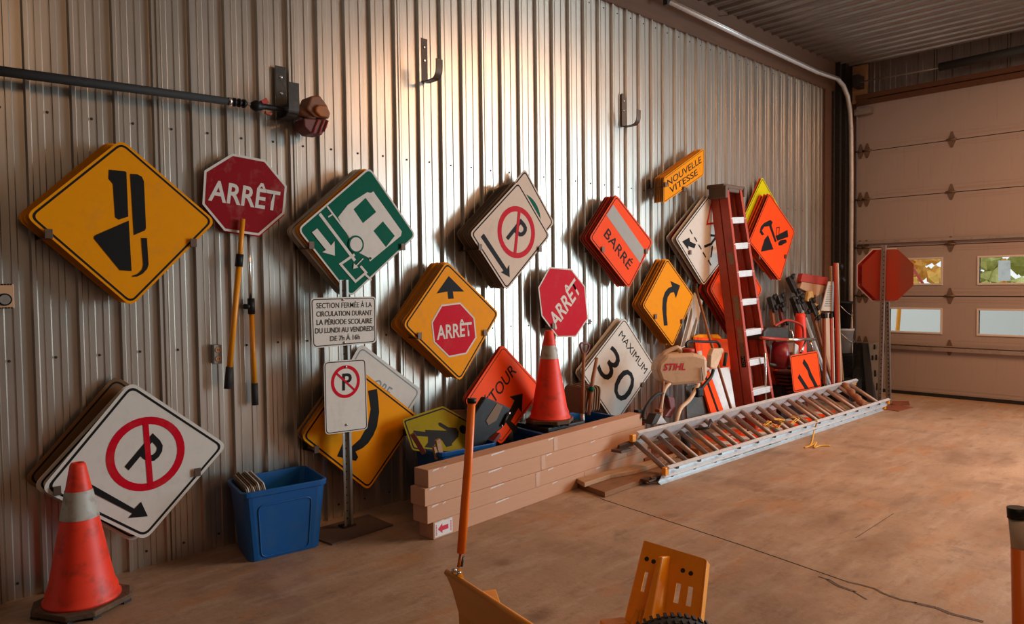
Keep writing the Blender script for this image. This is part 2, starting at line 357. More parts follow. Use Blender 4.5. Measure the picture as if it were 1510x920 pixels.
SIGNS = {
    'truck': {'loc': (1.2308, -0.2, 1.4459), 'tilt': -0.0, 'outline': [(-0.0215, 0.8597), (0.4526, 0.4647), (0.0, 0.0), (-0.4546, 0.4459)], 'radius': 0.045, 'face': 'sign_yellow', 'marks': [('border', 'ink', 0.012, 0.01), ('poly', 'ink', [(-0.0842, 0.6982), (-0.0088, 0.6981), (-0.0021, 0.6924), (0.0, 0.466), (-0.0456, 0.4478), (-0.0627, 0.4585), (-0.0681, 0.6277), (-0.0875, 0.6522)]), ('poly', 'ink', [(0.0155, 0.6866), (0.0503, 0.6877), (0.0721, 0.6769), (0.0816, 0.6531), (0.0845, 0.409), (0.0771, 0.3969), (0.024, 0.3713)]), ('poly', 'ink', [(0.0014, 0.4448), (0.0075, 0.185), (-0.0485, 0.1891), (-0.1627, 0.347), (-0.1614, 0.3595), (-0.1509, 0.3671)]), ('poly', 'ink', [(0.0597, 0.3575), (0.0871, 0.3584), (0.0912, 0.2199), (0.0834, 0.196), (0.0603, 0.1711), (0.0346, 0.1572), (0.0096, 0.1551), (0.0118, 0.1615), (0.0381, 0.1711), (0.0589, 0.1927), (0.0658, 0.2197)])], 'stack': ['sign_yellow', 'sign_yellow', 'sign_yellow', 'sign_yellow', 'sign_yellow', 'sign_yellow', 'sign_yellow'], 'span': 0.145, 'hooks': [(0.869, -0.212, 1.813), (1.553, -0.212, 1.789)]},
    'stop_paddle': {'loc': (1.9193, -0.07, 2.0886), 'tilt': -0.0, 'outline': [(-0.0755, 0.2324), (0.1267, 0.2166), (0.2631, 0.0705), (0.241, -0.1017), (0.0757, -0.2404), (-0.1341, -0.2204), (-0.2569, -0.0743), (-0.24, 0.1173)], 'radius': 0.006, 'face': 'sign_white', 'marks': [('inset', 'sign_dark_red', 0.014), ('text', 'sign_white', 'ARRÊT', (-0.2235, -0.0464), (0.2023, -0.085), (-0.2061, 0.0701), 0.02)], 'stack': ['sign_dark_red'], 'span': 0.03, 'hooks': []},
    'green': {'loc': (2.5374, -0.2, 1.4653), 'tilt': -0.0, 'outline': [(0.1596, 0.8464), (0.5253, 0.4139), (0.0, 0.0), (-0.3605, 0.421)], 'radius': 0.045, 'face': 'sign_white', 'marks': [('inset', 'sign_green', 0.012), ('poly', 'sign_white', [(0.1859, 0.6903), (0.1991, 0.6717), (0.4049, 0.4371), (0.3971, 0.407), (0.3751, 0.392), (0.1484, 0.2313), (0.1355, 0.2576), (0.0435, 0.2982), (-0.0802, 0.507), (-0.0082, 0.5893), (0.0141, 0.6042), (0.1384, 0.681), (0.1653, 0.6784)]), ('poly', 'sign_green', [(0.1242, 0.6434), (0.2034, 0.5565), (0.1004, 0.4788), (0.0326, 0.5637)]), ('poly', 'sign_green', [(0.2544, 0.4977), (0.3467, 0.4053), (0.2744, 0.3289), (0.1801, 0.4318)]), ('line', 'sign_white', [(-0.2097, 0.522), (0.0355, 0.2357)], 0.02), ('line', 'sign_white', [(-0.1572, 0.5721), (0.0127, 0.3766)], 0.012), ('line', 'sign_white', [(-0.1514, 0.5044), (-0.1174, 0.5261)], 0.009), ('line', 'sign_white', [(0.0325, 0.2753), (-0.072, 0.2121), (0.035, 0.1017), (0.1158, 0.1597), (0.0742, 0.2019)], 0.016), ('line', 'sign_white', [(0.0997, 0.1562), (0.1552, 0.11)], 0.014), ('poly', 'sign_white', [(-0.2667, 0.4054), (-0.2301, 0.4307), (-0.1371, 0.3276), (-0.1114, 0.356), (-0.1111, 0.265), (-0.1997, 0.2855), (-0.1724, 0.2992)]), ('line', 'sign_white', [(0.0952, 0.2501), (0.0305, 0.1925)], 0.007), ('poly', 'sign_white', [(0.0186, 0.1823), (0.0246, 0.2186), (0.0568, 0.1927)]), ('disc', 'sign_green', (0.0444, 0.3402), 0.0568), ('disc', 'sign_white', (0.0444, 0.3402), 0.0454), ('disc', 'sign_green', (0.1489, 0.2521), 0.008)], 'stack': ['sign_yellow', 'sign_white', 'sign_brown', 'sign_white', 'sign_white'], 'span': 0.12, 'hooks': [(2.262, -0.212, 1.794), (2.943, -0.212, 1.8)]},
    'parking_arrow': {'loc': (3.8901, -0.22, 1.485), 'tilt': -0.0, 'outline': [(0.14, 0.8504), (0.494, 0.4377), (0.0, 0.0), (-0.3619, 0.4242)], 'radius': 0.04, 'face': 'sign_warm_white', 'marks': [('border', 'ink', 0.013, 0.01), ('ring', 'sign_red', (0.1161, 0.452), 0.2011, 0.1599), ('text', 'ink', 'P', (0.0034, 0.4106), (0.0968, 0.3364), (0.1617, 0.5592), 0.012), ('poly', 'sign_red', [(0.1327, 0.614), (0.1608, 0.6156), (0.1082, 0.2867), (0.0804, 0.2861)]), ('poly', 'ink', [(-0.2244, 0.4281), (0.0079, 0.166), (0.0306, 0.1984), (0.0343, 0.1065), (-0.0552, 0.1436), (-0.0263, 0.1535), (-0.2521, 0.4032)])], 'stack': ['sign_grey', 'sign_grey', 'sign_grey', 'sign_grey', 'sign_grey', 'sign_grey', 'sign_grey'], 'span': 0.16, 'hooks': [(3.618, -0.232, 1.814), (4.253, -0.232, 1.815)]},
    'parking_green': {'loc': (4.0509, -0.1, 1.5875), 'tilt': -0.0, 'outline': [(0.1745, 0.8758), (0.5138, 0.4561), (0.0, 0.0), (-0.3019, 0.4152)], 'radius': 0.04, 'face': 'sign_warm_white', 'marks': [('border', 'ink', 0.013, 0.01), ('ring', 'sign_green', (0.1276, 0.4534), 0.2224, 0.1785)], 'stack': [], 'span': 0.0, 'hooks': []},
    'stop_ahead': {'loc': (3.3831, -0.2, 1.2816), 'tilt': -0.0, 'outline': [(-0.0543, 0.4271), (0.4473, 0.0352), (0.0524, -0.4485), (-0.4454, -0.0139)], 'radius': 0.045, 'face': 'sign_yellow', 'marks': [('border', 'ink', 0.012, 0.01), ('poly', 'ink', [(-0.0394, 0.319), (0.1014, 0.2061), (-0.0045, 0.2078), (0.0031, 0.1565), (-0.0468, 0.1554), (-0.0529, 0.2086), (-0.1522, 0.1961)]), ('poly', 'sign_white', [(-0.1122, 0.1152), (0.0633, 0.127), (0.1976, 0.0101), (0.2146, -0.1376), (0.115, -0.251), (-0.0493, -0.2642), (-0.1851, -0.1465), (-0.2027, -0.0038)]), ('scaled', 'sign_red', 0.94), ('text', 'sign_white', 'ARRÊT', (-0.1559, -0.1286), (0.1697, -0.1178), (-0.1581, -0.0299), 0.02)], 'stack': ['sign_yellow', 'sign_yellow', 'sign_yellow', 'sign_yellow', 'sign_yellow', 'sign_yellow', 'sign_yellow'], 'span': 0.14, 'hooks': [(3.069, -0.212, 1.192), (3.675, -0.212, 1.18)]},
    'stop_small': {'loc': (4.6507, -0.12, 1.3753), 'tilt': -0.0, 'outline': [(-0.1734, 0.2995), (0.1002, 0.285), (0.2755, 0.1343), (0.3129, -0.1512), (0.1496, -0.3022), (-0.0823, -0.2913), (-0.2731, -0.1042), (-0.3095, 0.1301)], 'radius': 0.005, 'face': 'sign_white', 'marks': [('inset', 'sign_red', 0.013), ('text', 'sign_white', 'ARRÊT', (-0.1065, -0.2244), (0.2212, 0.0967), (-0.1923, -0.113), 0.02)], 'stack': [], 'span': 0, 'hooks': [(4.507, -0.132, 1.187), (4.967, -0.132, 1.2)]},
    'closed': {'loc': (5.4461, -0.2, 1.4805), 'tilt': -0.0, 'outline': [(-0.1763, 0.8403), (0.3711, 0.4356), (0.0, 0.0), (-0.5522, 0.4432)], 'radius': 0.04, 'face': 'sign_orange', 'marks': [('border', 'ink', 0.013, 0.008), ('poly', 'tape', [(-0.2233, 0.7481), (0.245, 0.352), (0.1663, 0.2349), (-0.3196, 0.6498)]), ('text', 'ink', 'BARRÉ', (-0.3618, 0.4735), (-0.0105, 0.1713), (-0.2937, 0.5387), 0.005)], 'stack': ['sign_orange_dark', 'sign_orange_dark', 'sign_orange_dark', 'sign_orange_dark', 'sign_orange'], 'span': 0.12, 'hooks': [(5.064, -0.212, 1.834), (5.697, -0.212, 1.829)]},
    'new_speed': {'loc': (5.9894, -0.2, 2.2864), 'tilt': -0.0, 'outline': [(0.0092, 0.2484), (0.7229, 0.6137), (0.7134, 0.3361), (0.0, 0.0)], 'radius': 0.025, 'face': 'sign_yellow', 'marks': [('border', 'ink', 0.01, 0.004), ('text', 'ink', 'NOUVELLE', (0.0756, 0.1683), (0.6731, 0.4641), (0.0604, 0.2308), 0.005), ('text', 'ink', 'VITESSE', (0.1142, 0.1029), (0.6037, 0.3324), (0.0989, 0.1612), 0.005)], 'stack': ['sign_yellow', 'sign_yellow', 'sign_yellow', 'sign_yellow', 'sign_yellow'], 'span': 0.1, 'hooks': [(6.014, -0.212, 2.473), (6.331, -0.212, 2.457)]},
    'curve_right': {'loc': (6.1394, -0.2, 0.9024), 'tilt': -0.0, 'outline': [(-0.089, 0.8676), (0.3788, 0.4874), (0.0, 0.0), (-0.4934, 0.4183)], 'radius': 0.04, 'face': 'sign_yellow', 'marks': [('border', 'ink', 0.012, 0.008), ('poly', 'ink', [(-0.1474, 0.2139), (-0.1748, 0.3812), (-0.1648, 0.4731), (-0.1294, 0.5369), (-0.0715, 0.5768), (-0.0065, 0.5909), (-0.0387, 0.6434), (0.1291, 0.5987), (0.0553, 0.4754), (0.0226, 0.5343), (-0.0362, 0.5278), (-0.0816, 0.4897), (-0.1045, 0.4253), (-0.1051, 0.3233), (-0.0865, 0.2147)])], 'stack': ['sign_yellow', 'sign_yellow', 'sign_yellow', 'sign_yellow', 'sign_yellow'], 'span': 0.12, 'hooks': [(5.841, -0.212, 1.215), (6.292, -0.212, 1.15)]},
    'passing': {'loc': (6.6996, -0.2, 1.4943), 'tilt': -0.0, 'outline': [(0.1057, 0.9405), (0.6745, 0.4793), (0.0, 0.0), (-0.5089, 0.4645)], 'radius': 0.04, 'face': 'sign_white', 'marks': [('border', 'ink', 0.013, 0.01), ('line', 'ink', [(-0.2552, 0.5639), (-0.2134, 0.5206)], 0.016), ('line', 'ink', [(-0.1741, 0.4909), (-0.1259, 0.4471)], 0.016), ('line', 'ink', [(-0.0974, 0.4166), (-0.0455, 0.3722)], 0.016), ('line', 'ink', [(-0.0166, 0.3412), (0.0361, 0.2929)], 0.016), ('line', 'ink', [(0.0833, 0.2633), (0.1399, 0.2077)], 0.016), ('poly', 'ink', [(-0.3907, 0.4408), (-0.2695, 0.483), (-0.2557, 0.4448), (-0.1516, 0.4198), (-0.1773, 0.3786), (-0.2893, 0.4006), (-0.2839, 0.3637)]), ('line', 'sign_red', [(0.1383, 0.8439), (0.0605, 0.6325), (0.3795, 0.6733), (0.1383, 0.8439)], 0.018), ('line', 'ink', [(0.0099, 0.402), (0.1404, 0.4326), (0.2556, 0.5216)], 0.026), ('line', 'ink', [(0.1286, 0.5204), (0.2618, 0.5186)], 0.022), ('line', 'ink', [(0.1644, 0.4123), (0.1341, 0.2928)], 0.018)], 'stack': ['sign_white', 'sign_dark_red', 'sign_white'], 'span': 0.12, 'hooks': [(6.433, -0.212, 1.833)]},
    'orange_behind': {'loc': (7.3792, -0.2, 0.9239), 'tilt': -0.0, 'outline': [(-0.0443, 1.0466), (0.5533, 0.5114), (0.0, 0.0), (-0.5701, 0.5367)], 'radius': 0.06, 'face': 'sign_orange', 'marks': [('border', 'ink', 0.013, 0.008), ('line', 'ink', [(-0.1093, 0.8556), (-0.1481, 0.7996), (-0.066, 0.7892), (-0.1201, 0.7532)], 0.02), ('line', 'ink', [(-0.0001, 0.2715), (0.0888, 0.2341), (0.0331, 0.2023)], 0.03)], 'stack': ['sign_orange', 'sign_orange_dark', 'sign_orange', 'sign_orange_dark'], 'span': 0.12, 'hooks': []},
    'lime': {'loc': (8.2365, -0.08, 1.6196), 'tilt': -0.0, 'outline': [(-0.0821, 1.1303), (0.5222, 0.6562), (0.0, 0.0), (-0.6446, 0.4807)], 'radius': 0.035, 'face': 'sign_lime', 'marks': [('border', 'ink', 0.013, 0.008), ('line', 'ink', [(-0.1735, 0.8), (-0.135, 0.7554)], 0.05)], 'stack': ['sign_orange'], 'span': 0.02, 'hooks': []},
    'excavator': {'loc': (8.3617, -0.2, 1.5251), 'tilt': -0.0, 'outline': [(-0.27, 1.0219), (0.3792, 0.6101), (0.0, 0.0), (-0.7388, 0.4492)], 'radius': 0.04, 'face': 'sign_orange', 'marks': [('border', 'ink', 0.012, 0.008), ('poly', 'ink', [(-0.2976, 0.5371), (-0.1663, 0.3763), (-0.4609, 0.3415), (-0.443, 0.3876), (-0.3781, 0.4865)]), ('poly', 'ink', [(-0.469, 0.6239), (-0.3897, 0.6714), (-0.2427, 0.714), (-0.1866, 0.6899), (-0.2164, 0.6527), (-0.0909, 0.4685), (-0.1289, 0.4584), (-0.2721, 0.6413), (-0.3895, 0.6273), (-0.4437, 0.5811), (-0.3892, 0.5391), (-0.4435, 0.5283), (-0.4938, 0.5616)]), ('poly', 'ink', [(-0.1179, 0.5309), (0.1811, 0.6152), (0.2016, 0.5328), (-0.0718, 0.4782)]), ('poly', 'ink', [(-0.0487, 0.4553), (0.0051, 0.486), (0.1461, 0.4996), (0.1622, 0.4668), (0.0249, 0.4263), (-0.0409, 0.4246)]), ('line', 'ink', [(-0.095, 0.5353), (-0.0955, 0.6275), (-0.0227, 0.6396), (-0.0339, 0.5575)], 0.009)], 'stack': ['sign_orange_dark', 'sign_orange', 'sign_orange'], 'span': 0.1, 'hooks': [(7.842, -0.212, 1.805), (8.48, -0.212, 1.825)]},
    'speed30': {'loc': (5.2977, -0.15, 0.2453), 'tilt': -0.0, 'outline': [(0.1421, 0.9755), (0.6229, 0.479), (0.0, 0.0), (-0.4672, 0.5139)], 'radius': 0.05, 'face': 'sign_white', 'marks': [('border', 'ink', 0.014, 0.008), ('text', 'ink', 'MAXIMUM', (0.0505, 0.81), (0.4428, 0.4214), (0.1056, 0.8555), 0.0), ('text', 'ink', '30', (-0.2659, 0.5304), (0.1127, 0.1535), (-0.0385, 0.7384), 0.0)], 'stack': ['sign_white', 'sign_white'], 'span': 0.08, 'hooks': [(5.7, -0.162, 0.574)]},
    'detour': {'loc': (3.7461, -0.2923, 0.3308), 'tilt': -0.245, 'outline': [(0.202, 0.7572), (0.5555, 0.3648), (0.0, 0.0), (-0.2732, 0.3623)], 'radius': 0.04, 'face': 'sign_orange', 'marks': [('border', 'ink', 0.016, 0.005), ('text', 'ink', 'DÉTOUR', (-0.128, 0.2123), (0.2979, 0.5303), (-0.1684, 0.2891), 0.005), ('poly', 'ink', [(0.174, 0.3464), (0.3187, 0.3554), (0.2704, 0.2098), (0.2455, 0.2512), (0.1422, 0.1605), (0.2069, 0.0978), (0.1578, 0.0596), (0.08, 0.1725), (0.2178, 0.3124)])], 'stack': ['sign_orange_dark', 'sign_orange'], 'span': 0.05, 'hooks': []},
    'walker': {'loc': (3.3478, -0.401, 0.328), 'tilt': -0.4636, 'outline': [(-0.096, 0.3935), (0.191, 0.1875), (0.0, 0.0), (-0.4529, 0.1257), (-0.4645, 0.3444)], 'radius': 0.02, 'face': 'sign_olive', 'marks': [('border', 'ink', 0.012, 0.01), ('disc', 'ink', (0.0153, 0.2001), 0.0321), ('poly', 'ink', [(-0.3026, 0.2459), (-0.1238, 0.2125), (-0.1787, 0.2584), (-0.1802, 0.2735), (-0.1694, 0.2797), (-0.1577, 0.2762), (-0.1078, 0.2358), (-0.0405, 0.2195), (-0.0295, 0.1906), (-0.0461, 0.1571), (-0.1206, 0.1156), (-0.1215, 0.104), (-0.173, 0.1009), (-0.1901, 0.1507), (-0.2173, 0.1727), (-0.2876, 0.1145), (-0.3504, 0.1309), (-0.3097, 0.1587), (-0.2959, 0.197), (-0.4132, 0.2215), (-0.3977, 0.2565), (-0.3079, 0.231)])], 'stack': [], 'span': 0, 'hooks': []},
    'curve_left': {'loc': (2.6717, -0.15, 0.1789), 'tilt': -0.0, 'outline': [(-0.1083, 0.8552), (0.4237, 0.4393), (0.0, 0.0), (-0.479, 0.4281)], 'radius': 0.045, 'face': 'sign_yellow', 'marks': [('border', 'ink', 0.013, 0.01), ('poly', 'ink', [(0.0134, 0.6654), (0.0826, 0.6697), (0.0928, 0.5792), (0.0966, 0.5115), (0.077, 0.4171), (0.0461, 0.3621), (0.0055, 0.3165), (-0.0377, 0.291), (-0.0919, 0.2765), (-0.0727, 0.2366), (-0.09, 0.2147), (-0.228, 0.2677), (-0.1824, 0.3507), (-0.1344, 0.3053), (-0.0532, 0.3551), (0.0083, 0.4417), (0.0312, 0.5422)])], 'stack': ['sign_yellow', 'sign_grey', 'sign_yellow'], 'span': 0.08, 'hooks': [(2.293, -0.162, 0.521), (2.968, -0.162, 0.528)]},
    'white_behind': {'loc': (2.8363, -0.05, 0.3552), 'tilt': -0.0, 'outline': [(-0.1371, 0.8006), (0.3721, 0.422), (0.0, 0.0), (-0.4485, 0.3512)], 'radius': 0.05, 'face': 'sign_white', 'marks': [('border', 'sign_blue_grey', 0.02, 0.008), ('text', 'sign_blue_grey', 'ORE', (-0.0683, 0.4914), (0.0617, 0.4083), (-0.0147, 0.5497), 0.01)], 'stack': [], 'span': 0, 'hooks': []},
    'parking_big': {'loc': (1.2784, -0.15, 0.1926), 'tilt': -0.0, 'outline': [(-0.0461, 0.8618), (0.4565, 0.4421), (0.0, 0.0), (-0.4721, 0.371)], 'radius': 0.05, 'face': 'sign_white', 'marks': [('border', 'ink', 0.016, 0.012), ('ring', 'sign_red', (0.0205, 0.4648), 0.1981, 0.1582), ('text', 'ink', 'P', (-0.0872, 0.4184), (-0.0168, 0.3316), (0.0543, 0.5711), 0.012), ('poly', 'sign_red', [(0.0052, 0.6384), (0.034, 0.6344), (0.0496, 0.2869), (0.0206, 0.2927)]), ('poly', 'ink', [(-0.2784, 0.3801), (-0.0491, 0.1838), (-0.015, 0.2134), (0.0162, 0.1288), (-0.0804, 0.1417), (-0.0592, 0.1614), (-0.2882, 0.3447)])], 'stack': [], 'span': 0, 'hooks': [(0.876, -0.162, 0.549), (1.558, -0.162, 0.515)]},
    'text_plate': {'loc': (2.4493, -0.2688, 1.3179), 'tilt': -0.0, 'outline': [(-0.2348, 0.1529), (0.2331, 0.1507), (0.2289, -0.1498), (-0.2272, -0.1538)], 'radius': 0.03, 'face': 'sign_white', 'marks': [('border', 'ink', 0.008, 0.005), ('text', 'ink', 'SECTION FERMÉE À LA', (-0.1953, 0.088), (0.1996, 0.0835), (-0.1945, 0.1205), 0.004), ('text', 'ink', 'CIRCULATION DURANT', (-0.1965, 0.0377), (0.1985, 0.0323), (-0.1957, 0.0692), 0.004), ('text', 'ink', 'LA PÉRIODE SCOLAIRE', (-0.1956, -0.0136), (0.1985, -0.02), (-0.1948, 0.0189), 0.004), ('text', 'ink', 'DU LUNDI AU VENDREDI', (-0.2066, -0.0644), (0.2085, -0.0698), (-0.2058, -0.0329), 0.004), ('text', 'ink', 'DE 7h À 16h', (-0.1052, -0.1172), (0.1055, -0.118), (-0.1044, -0.0861), 0.004)], 'stack': [], 'span': 0, 'hooks': []},
    'no_parking': {'loc': (2.4473, -0.2688, 0.847), 'tilt': -0.0, 'outline': [(-0.1519, 0.2303), (0.1491, 0.2253), (0.1545, -0.2331), (-0.1517, -0.2225)], 'radius': 0.03, 'face': 'sign_white', 'marks': [('border', 'ink', 0.006, 0.005), ('ring', 'sign_red', (-0.001, 0.0922), 0.103, 0.0826), ('text', 'ink', 'P', (-0.0265, 0.0407), (0.041, 0.0405), (-0.024, 0.1444), 0.016), ('line', 'sign_red', [(-0.0629, 0.1491), (0.0644, 0.0308)], 0.012)], 'stack': [], 'span': 0, 'hooks': []},
    'lane_shift': {'loc': (7.8584, -0.75, 0.5456), 'tilt': -0.0, 'outline': [(-0.3807, 0.2032), (0.2833, 0.2057), (0.3901, -0.2075), (-0.2927, -0.2013)], 'radius': 0.05, 'face': 'sign_orange', 'marks': [('border', 'ink', 0.012, 0.008), ('poly', 'ink', [(-0.0555, 0.1427), (0.0417, 0.072), (0.1299, -0.0332), (0.2988, -0.1979), (0.209, -0.1982), (0.164, -0.1443), (0.0755, -0.0671), (0.0315, 0.005), (-0.0912, 0.0977)]), ('poly', 'ink', [(-0.166, -0.0104), (0.0658, -0.1946), (-0.0206, -0.195), (-0.2011, -0.0498)])], 'stack': [], 'span': 0, 'hooks': []},
}
ORD = ['first', 'second', 'third', 'fourth', 'fifth', 'sixth', 'seventh', 'eighth', 'ninth', 'tenth', 'eleventh']
def two_sided(me):
    me.materials.append(MATS['plate_back'])
    for p in me.polygons:
        if p.normal.y > -.5: p.material_index = 1
    return me
def plate_mesh(name, key, m, th=.003, shift=(0, 0)):
    S = SIGNS[key]; P = rounded(S['outline'], S['radius'], 5)
    mb = MB(); mb.prism([(p[0] + shift[0], th / 2, p[1] + shift[1]) for p in P], (0, -th, 0)); return mb
def sign(key, name, label, cat='road sign', group=None, parent=None, back=None):
    S = SIGNS[key]
    if parent is None:
        t = thing(name, label, cat, S['loc'], group); t.rotation_euler = (S['tilt'], 0, 0)
    else:
        t = bpy.data.objects.new(name, None); COL.objects.link(t); t.parent = parent; t.location = Vector(S['loc']) - WL[parent.name]
        WL[t.name] = Vector(S['loc'])
        if label: t['label'] = label
    two_sided(plate_mesh(name, key, S['face']).build('plate', S['face'], t, local=True).data)
    F = Face(t, -.0016); last = None
    for e in S['marks']:
        k = e[0]
        if k == 'border':
            A = rounded(inset(S['outline'], e[2]), S['radius'] * .85, 5); B = rounded(inset(S['outline'], e[2] + e[3]), S['radius'] * .7, 5)
            F.band('border', e[1], A, B)
        elif k == 'inset': F.poly('face', e[1], rounded(inset(S['outline'], e[2]), S['radius'] * .75, 5))
        elif k == 'poly': F.poly('symbol', e[1], e[2]); last = e[2]
        elif k == 'scaled':
            c = sum((Vector(p) for p in last), Vector((0, 0))) / len(last); F.poly('face', e[1], [c + (Vector(p) - c) * e[2] for p in last])
        elif k == 'line':
            A, B = poly_line(e[2], e[3]); F.band('symbol', e[1], A, B, closed=False)
        elif k == 'disc': F.poly('disc', e[1], [(e[2][0] + e[3] * math.cos(2 * PI * i / 32), e[2][1] + e[3] * math.sin(2 * PI * i / 32)) for i in range(32)])
        elif k == 'ring':
            c = e[2]; A, B = [[(c[0] + r * math.cos(2 * PI * i / 40), c[1] + r * math.sin(2 * PI * i / 40)) for i in range(40)] for r in (e[3], e[4])]
            F.band('ring', e[1], A, B)
        elif k == 'text': F.text('lettering', e[1], e[2], e[3], e[4], e[5], e[6])
    # the stack behind: every plate its own thing, sharing one mesh per colour
    if S['stack'] and back:
        n = len(S['stack']); ms = {}; rnd = random.Random(key)
        for i, m in enumerate(S['stack']):
            if m not in ms:
                ms[m] = plate_mesh(name, key, m).mesh('plate', m)
                two_sided(ms[m])
            o = bpy.data.objects.new(name, ms[m]); COL.objects.link(o)
            d = S['span'] * (i + 1) / n; j = .010
            o.location = Vector(S['loc']) + Vector((rnd.uniform(-j, j) - .006 * (i / n), d + .002, rnd.uniform(0, j)))
            o.rotation_euler = (S['tilt'], rnd.uniform(-.03, .03), 0)
            tag(o, (ORD[n - 1 - (n - 1 - i)] if i < n - 1 else 'hindmost') + ' ' + back, cat, 'plates stacked behind the ' + back.split(' the ')[-1].split(',')[0])
    # steel wall hooks that carry the stack: arm out of the wall and a turned-up tip
    for hi_, (x, y, z) in enumerate(S['hooks']):
        h = thing('sign_hook', ('left' if hi_ == 0 else 'right') + ' steel hook carrying the ' + HOOKS.get(key, label), 'hook', (x, 0, z - .03), 'steel hooks carrying the signs')
        mb = MB(); mb.box((x, y / 2, z - .022), (.028, abs(y) + .006, .005)); mb.build('arm', 'hook_rust', h)
        MB().box((x, y - .003, z - .003), (.034, .005, .046)).build('tip', 'hook_rust', h, .001)
        MB().box((x, -.022, z + .02), (.028, .006, .09)).build('back_plate', 'hook_rust', h)
    return t
HOOKS = {'truck': 'big yellow dump-truck diamond', 'green': 'green and white diamond', 'parking_arrow': 'warm white no-parking diamond above the centre',
         'stop_ahead': 'yellow stop-ahead diamond', 'stop_small': 'bright red octagon', 'closed': 'orange diamond with silver tape', 'new_speed': 'yellow two-line rectangle',
         'curve_right': 'yellow diamond with right-bending arrow', 'passing': 'white diamond behind the red ladder', 'excavator': 'orange excavator diamond',
         'speed30': 'white speed limit diamond', 'curve_left': 'large yellow diamond with left-bending arrow', 'parking_big': 'white no-parking diamond above the near cone'}

# ================================================================ SETTING
XL, XR, YB = -4.2, 10.6, -11.5
PW = 0.80467; X0 = 1.4253
ZT = 4.09          # top of the corrugated sheets
ZC = 4.49          # ceiling
fl = MB(); fl.box(((XL + XR + .4) / 2, YB / 2, -.1), (XR - XL + .8, -YB + .8, .2)); o = fl.build('floor', 'concrete'); tag(o, kind='structure')
fj = MB()
def fstrip(pts, wd):
    for a, b in zip(pts, pts[1:]): fj.beam((a[0], a[1], .0008), (b[0], b[1], .0008), wd, .001, (0, 0, 1))
fstrip([(4.065, -0.9858, 0), (3.9063, -2.2053, 0), (3.8053, -2.8258, 0)], .007)
o = fj.build('joint', 'seal', o); 
fj = MB(); fstrip([(3.8053, -2.8258, 0), (3.8139, -2.883, 0), (3.8148, -2.9549, 0), (3.7842, -3.0044, 0), (3.7667, -3.0974, 0), (3.7841, -3.1579, 0)], .016); fstrip([(3.7751, -3.1489, 0), (3.7907, -3.2379, 0), (3.7685, -3.3067, 0), (3.7796, -3.4343, 0)], .024)
fstrip([(3.7705, -2.6907, 0), (3.7637, -2.7466, 0)], .012); fstrip([(3.7675, -2.738, 0), (3.721, -2.8127, 0), (3.7079, -2.9044, 0)], .022); fstrip([(3.7067, -2.8918, 0), (3.6568, -2.9754, 0)], .009)
fstrip([(4.4957, -2.5963, -0), (5.1402, -2.5879, 0)], .004)
fj.build('crack', 'cone_base', bpy.data.objects['floor'])

def profile(width, rib=PW / 4, lap=True):
    """corrugation outline: major ribs every 0.2 m, two small ones between, a double rib at the lap"""
    P = [(0, 0)]; n = int(round(width / rib - .01))
    for k in range(n):
        b = k * rib
        if k == 0 and lap: P += [(b + .001, .0), (b + .006, .026), (b + .020, .026), (b + .027, .006), (b + .031, .006), (b + .035, .020), (b + .046, .020), (b + .054, 0)]
        else: P += [(b + .004, 0), (b + .010, .026), (b + .026, .026), (b + .036, 0)]
        for q in (.060, .127): P += [(b + q, 0), (b + q + .003, .006), (b + q + .027, .006), (b + q + .033, 0)]
    P += [(width, 0)]
    return P
def sheet(width, h, flip=1):
    P = profile(width); vs = []; fs = []
    for z in (0, h): vs += [(x, -d * flip, z) for x, d in P]
    n = len(P)
    for i in range(n - 1): fs.append((i, i + 1, n + i + 1, n + i))
    o2 = 2 * n
    for z in (0, h): vs += [(x, -d * flip + .0012, z) for x, d in P]
    for i in range(n - 1): fs.append((o2 + i, o2 + n + i, o2 + n + i + 1, o2 + i + 1))
    m = MB(); m.add(vs, fs); return m
wl = bpy.data.objects.new('wall_left', None); COL.objects.link(wl); tag(wl, kind='structure'); WL[wl.name] = Vector((0, 0, 0))
me = sheet(PW, ZT).mesh('panel', 'galvanised')
n0 = -7
rnd = random.Random(3)
scr = MB()
for z in (.08, 1.19, 2.43, 4.03):
    for k in range(4):
        for dx in (.105,):
            x = k * PW / 4 + dx; zz = z + .004 * (k % 2)
            scr.lathe([(.007, 0), (.007, .003), (.004, .005)], (x, -.0005, zz), 8, Matrix.Rotation(PI / 2, 3, 'X'))
for dz in (3.0, 3.06, 2.9, 2.84): scr.lathe([(.006, 0), (.004, .004)], (.014 + .06, -.0005, dz), 8, Matrix.Rotation(PI / 2, 3, 'X'))
sme = scr.mesh('screws', 'steel_dark')
for i in range(n0, 10):
    o = bpy.data.objects.new('panel', me); COL.objects.link(o); o.parent = wl; o.location = (X0 + i * PW, 0, 0)
    s = bpy.data.objects.new('screws', sme); COL.objects.link(s); s.parent = o; tag(s, kind='stuff')
w2 = 9.98 - (X0 + 10 * PW)
o = sheet(PW, ZT).build('panel', 'galvanised', wl); o.location = (X0 + 10 * PW, 0, 0); o.scale = (w2 / PW, 1, 1)
MB().mm((XL, .03, 0), (XR + .3, .12, ZC + .1)).build('backing', 'wood_board', wl)
b = MB().mm((XL, -.035, ZT), (XR - .28, .02, ZC)).build('trim_1', 'wood_board'); tag(b, kind='structure')
